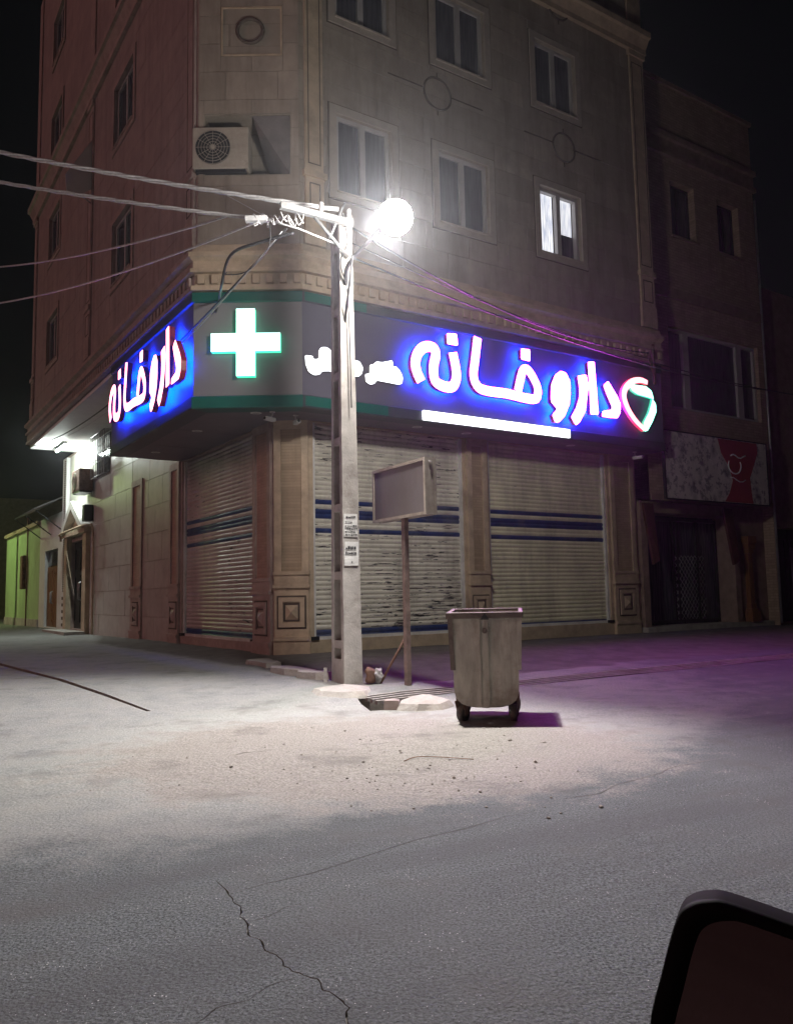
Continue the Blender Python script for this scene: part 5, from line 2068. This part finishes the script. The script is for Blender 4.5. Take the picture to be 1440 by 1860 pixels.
# parking post in front of the shops
pp = W(13.2, -1.4)
gp_ = thing('street_post', 'slim dark steel post standing on the pavement before the dark shops', 'post', (pp.x, pp.y, gz(pp.x, pp.y)), 0)
m = MB()
m.tube([(0, 0, -.02), (0, 0, 1.9)], 0.03, 8)
m.build('shaft', MAT['dark_metal'], gp_)
m = MB()
m.cyl((0, 0, 0.01), (0, 0, 1), 0.09, 0.02, 12)
m.build('base_plate', MAT['dark_metal'], gp_)

# ================================================================ alley beyond the corner building
wh = thing('alley_house', 'white plastered house with a wooden double door farther down the alley', 'house', ORG, ANG)
m = MB()
wall_face(m, FS, 17.02, 21.6, -0.1, 4.3, [(18.2, 20.5, 0.25, 3.05)], 0.2)
m.face([(SL, 17.02, 4.3), (SL, 21.6, 4.3), (8, 21.6, 4.3), (8, 17.02, 4.3)])
m.build('wall', MAT['plaster'], wh)
for k in range(2):
    u0 = 18.24 + k * 1.14
    m = MB()
    fbox(m, FS, u0, u0 + 1.1, 0.27, 2.45, -0.16, -0.10)
    fframe(m, FS, u0 + .12, u0 + .98, 0.45, 2.3, 0.08, -0.10, -0.07)
    dd_ = m.build('door', MAT['wood'], wh)
    m = MB()
    uu = u0 + (1.02 if k == 0 else 0.08)
    m.tube([FS(uu, 1.1, -.06), FS(uu, 1.15, -.01), FS(uu, 1.5, -.01), FS(uu, 1.55, -.06)], 0.018, 6)
    m.build('handle', MAT['galv'], dd_)
m = MB()
fbox(m, FS, 18.22, 20.48, 2.5, 3.02, -0.15, -0.12)
m.build('transom', MAT['glass'], wh)
m = MB()
n = 16
for i in range(n):
    u0, u1 = 17.3 + 4.2 * i / n, 17.3 + 4.2 * (i + 1) / n
    um = (u0 + u1) / 2
    for a, b, za, zb in ((u0, um, 0.0, 0.05), (um, u1, 0.05, 0.0)):
        m.face([FS(a, 4.75 + za, 0.03), FS(b, 4.75 + zb, 0.03), FS(b, 4.30 + zb, 0.95), FS(a, 4.30 + za, 0.95)])
m.build('awning_sheet', MAT['galv'], wh)
m = MB()
for u in (17.35, 19.4, 21.4):
    m.tube([FS(u, 3.6, 0.02), FS(u, 4.28, 0.9)], 0.02, 6)
m.build('awning_stay', MAT['dark_metal'], wh)
gw = thing('green_wall', 'pale green painted courtyard wall at the far left end of the alley', 'wall', ORG, ANG)
MAT['green'] = simple('pale_green_paint', (0.44, 0.60, 0.30), 0.6, var=0.12, scale=1.5, dirt=(0.2, 0.3, 0.1), dirt_amt=0.3)
m = MB()
m.face([FS(21.62, -.1), FS(30, -.1), FS(30, 4.15), FS(21.62, 4.15)])
m.face([FS(21.62, 4.15), FS(30, 4.15), FS(30, 4.15, -4), FS(21.62, 4.15, -4)])
m.build('wall', MAT['green'], gw)
m = MB()
fbox(m, FS, 21.62, 30, 4.15, 4.3, -0.3, 0.12)
m.build('coping', MAT['stone_trim'], gw)
m = MB()
fbox(m, FS, 21.62, 30, -.1, 0.5, 0.003, 0.05)
m.build('plinth', MAT['slab'], gw)
m = MB()
m.tube([FS(24.0, 0.2, 0.06), FS(24.0, 4.6, 0.06)], 0.03, 8)
m.build('downpipe', MAT['rust'], gw)
m = MB()
m.bev(SL - .22, SL - .04, 24.2, 24.75, 1.7, 3.1, 0.06)
m.build('meter_box', MAT['rust'], gw)
fw = thing('alley_end_house', 'unlit dark house closing the far end of the alley', 'house', ORG, ANG)
m = MB()
m.box(-14, 8, 42, 48, -0.1, 7.5)
m.build('wall', MAT['brick_trim'], fw)
m = MB()
for s in (-9.5, -6.5, -3.5):
    m.box(s, s + 1.2, 41.9, 41.99, 3.6, 5.0)
m.build('window', MAT['glass'], fw)
ap = thing('alley_pole', 'slender concrete pole at the far left edge of the alley', 'pole', tuple(W(-0.35, 27.2, 0.08)), 0)
m = MB()
m.tube([(0, 0, 0), (0, 0, 8)], [0.2, 0.12], 12)
m.build('shaft', MAT['concrete'], ap)
m = MB()
m.tube([(0, 0, 6.6), (-1.6, -0.6, 7.0), (-2.4, -0.9, 6.9)], 0.03, 8)
m.build('lamp_arm', MAT['dark_metal'], ap)
m = MB()
m.bev(-2.75, -2.35, -1.05, -0.75, 6.80, 6.94, 0.04)
m.build('added_lamp_head', MAT['dark_metal'], ap)
m = MB()
m.bev(-2.72, -2.38, -1.02, -0.78, 6.74, 6.798, 0.02)
m.build('lamp_lens', emit('added_alley_lamp_lens', (0.72, 1.0, 0.42), 900.0), ap)  # lamp added out of frame to light up the green wall

# fluorescent lamp below the overhang, lit
fl = thing('tube_lamp', 'lit white fluorescent tube lamp on the alley wall below the overhang', 'tube lamp', ORG, ANG)
m = MB()
fbox(m, FS, 13.6, 14.9, 5.93, 6.018, 0.70, 0.78)
m.build('batten', MAT['upvc'], fl)
m = MB()
m.tube([FS(13.64, 5.905, 0.74), FS(14.86, 5.905, 0.74)], 0.02, 10)
MAT['tube'] = emit('fluorescent_tube', (0.90, 1.0, 0.95), 1100.0)
m.build('tube', MAT['tube'], fl)

# white plastic sheet hung out on the alley front
p0 = W(-OL + .07, 8.55, 9.9)
ws = thing('white_sheet', 'pale stiff sheet jutting out high on the alley front', 'sheet', ORG, ANG)
m = MB()
m.prism([(-0.70, 12.48), (-0.70, 11.2), (-0.96, 10.95), (-1.30, 10.98), (-1.34, 11.36)], lambda x, z, d: (x, 7.5 + d, z), 0.0, 0.03)
m.build('panel', MAT['plaster'], ws)
m = MB()
m.tube([(-0.70, 7.55, 10.8), (-1.2, 7.55, 11.1)], 0.015, 6)
m.build('stay', MAT['galv'], ws)

# ================================================================ car side mirror close to the camera
mir = thing('car_side_mirror', 'black car door mirror close by at the lower right corner', 'car mirror', (0.303, 0.645, 0.820), 0)
MAT['mirror_black'] = simple('mirror_housing_plastic', (0.003, 0.003, 0.0033), 0.7, spec=0.08, var=0.1, bump=0.05, bscale=300, bdist=0.001)
MAT['mirror_cap'] = simple('mirror_cap_paint', (0.003, 0.0028, 0.003), 0.8, 0.0, spec=0.06, var=0.05, bump=0)
t = NT('mirror_glass')
t.base((0.26, 0.14, 0.13))  # reflection of the dark red car interior painted in as a tint
t.set(Metallic=1.0, Roughness=0.03)
MAT['mirror_glass'] = t.mat
# local frame: x right, z up, y away from the viewer
rim_o = [(-0.103, 0.104), (-0.095, 0.119), (-0.078, 0.127), (-0.055, 0.127), (0.03, 0.112), (0.10, 0.094), (0.13, 0.07), (0.135, 0.0), (0.12, -0.06), (0.08, -0.085), (-0.04, -0.085), (-0.088, -0.068),
         (-0.112, -0.035), (-0.120, 0.02), (-0.112, 0.065)]


def catmull_closed(P, n=4):
    out = []
    N = len(P)
    V = [Vector(p) for p in P]
    for i in range(N):
        p0, p1, p2, p3 = V[i - 1], V[i], V[(i + 1) % N], V[(i + 2) % N]
        for k in range(n):
            u = k / n
            out.append(0.5 * ((2 * p1) + (p2 - p0) * u + (2 * p0 - 5 * p1 + 4 * p2 - p3) * u * u + (3 * p1 - p0 - 3 * p2 + p3) * u ** 3))
    return out


ro = catmull_closed(rim_o)
ri = [Vector((p.x * 0.90 + 0.006, p.y * 0.915 - 0.002)) for p in ro]
N = len(ro)
m = MB()
rings_ = [[(p.x, -0.004, p.y) for p in ri], [(p.x * .985, -0.016, p.y * .985) for p in ro], [(p.x, 0.0, p.y) for p in ro], [(p.x * 1.0, 0.03, p.y) for p in ro], [(p.x * .90, 0.075, p.y * .9) for p in ro],
          [(p.x * .62, 0.105, p.y * .62) for p in ro], [(p.x * .2, 0.115, p.y * .2) for p in ro]]
for a, b in zip(rings_, rings_[1:]):
    for i in range(N):
        j = (i + 1) % N
        m.face([a[i], a[j], b[j], b[i]], 0 if rings_.index(a) < 2 else 1, True)
m.face(rings_[-1], 1)
m.build('housing', [MAT['mirror_black'], MAT['mirror_cap']], mir)
m = MB()
m.face([(p.x, -0.003, p.y) for p in ri], 0)
mg = m.build('glass', MAT['mirror_glass'], mir, recalc=False)
m = MB()
m.tube([(0.12, 0.05, -0.05), (0.17, 0.03, -0.09), (0.22, -0.05, -0.12)], [0.03, 0.03, 0.04], 10)
m.build('arm', MAT['mirror_black'], mir)
mir.rotation_euler = (radians(-5), radians(4), radians(-24))

# ================================================================ thin volume added to give the lens glow round the lamp
hz = bpy.data.materials.new('lens_glow_haze')
hz.use_nodes = True
hn = hz.node_tree
for nd in list(hn.nodes):
    if nd.type == 'BSDF_PRINCIPLED':
        hn.nodes.remove(nd)
pv = hn.nodes.new('ShaderNodeVolumePrincipled')
pv.inputs['Density'].default_value = 0.0008
pv.inputs['Anisotropy'].default_value = 0.88
pv.inputs['Color'].default_value = (0.9, 0.92, 1.0, 1)
hn.links.new(pv.outputs[0], [x for x in hn.nodes if x.type == 'OUTPUT_MATERIAL'][0].inputs['Volume'])
m = MB()
m.box(-150, 150, -70, 230, -1.6, 24.0)
glow_haze = m.build('glow_haze', hz, None)
tag(glow_haze, kind='stuff')
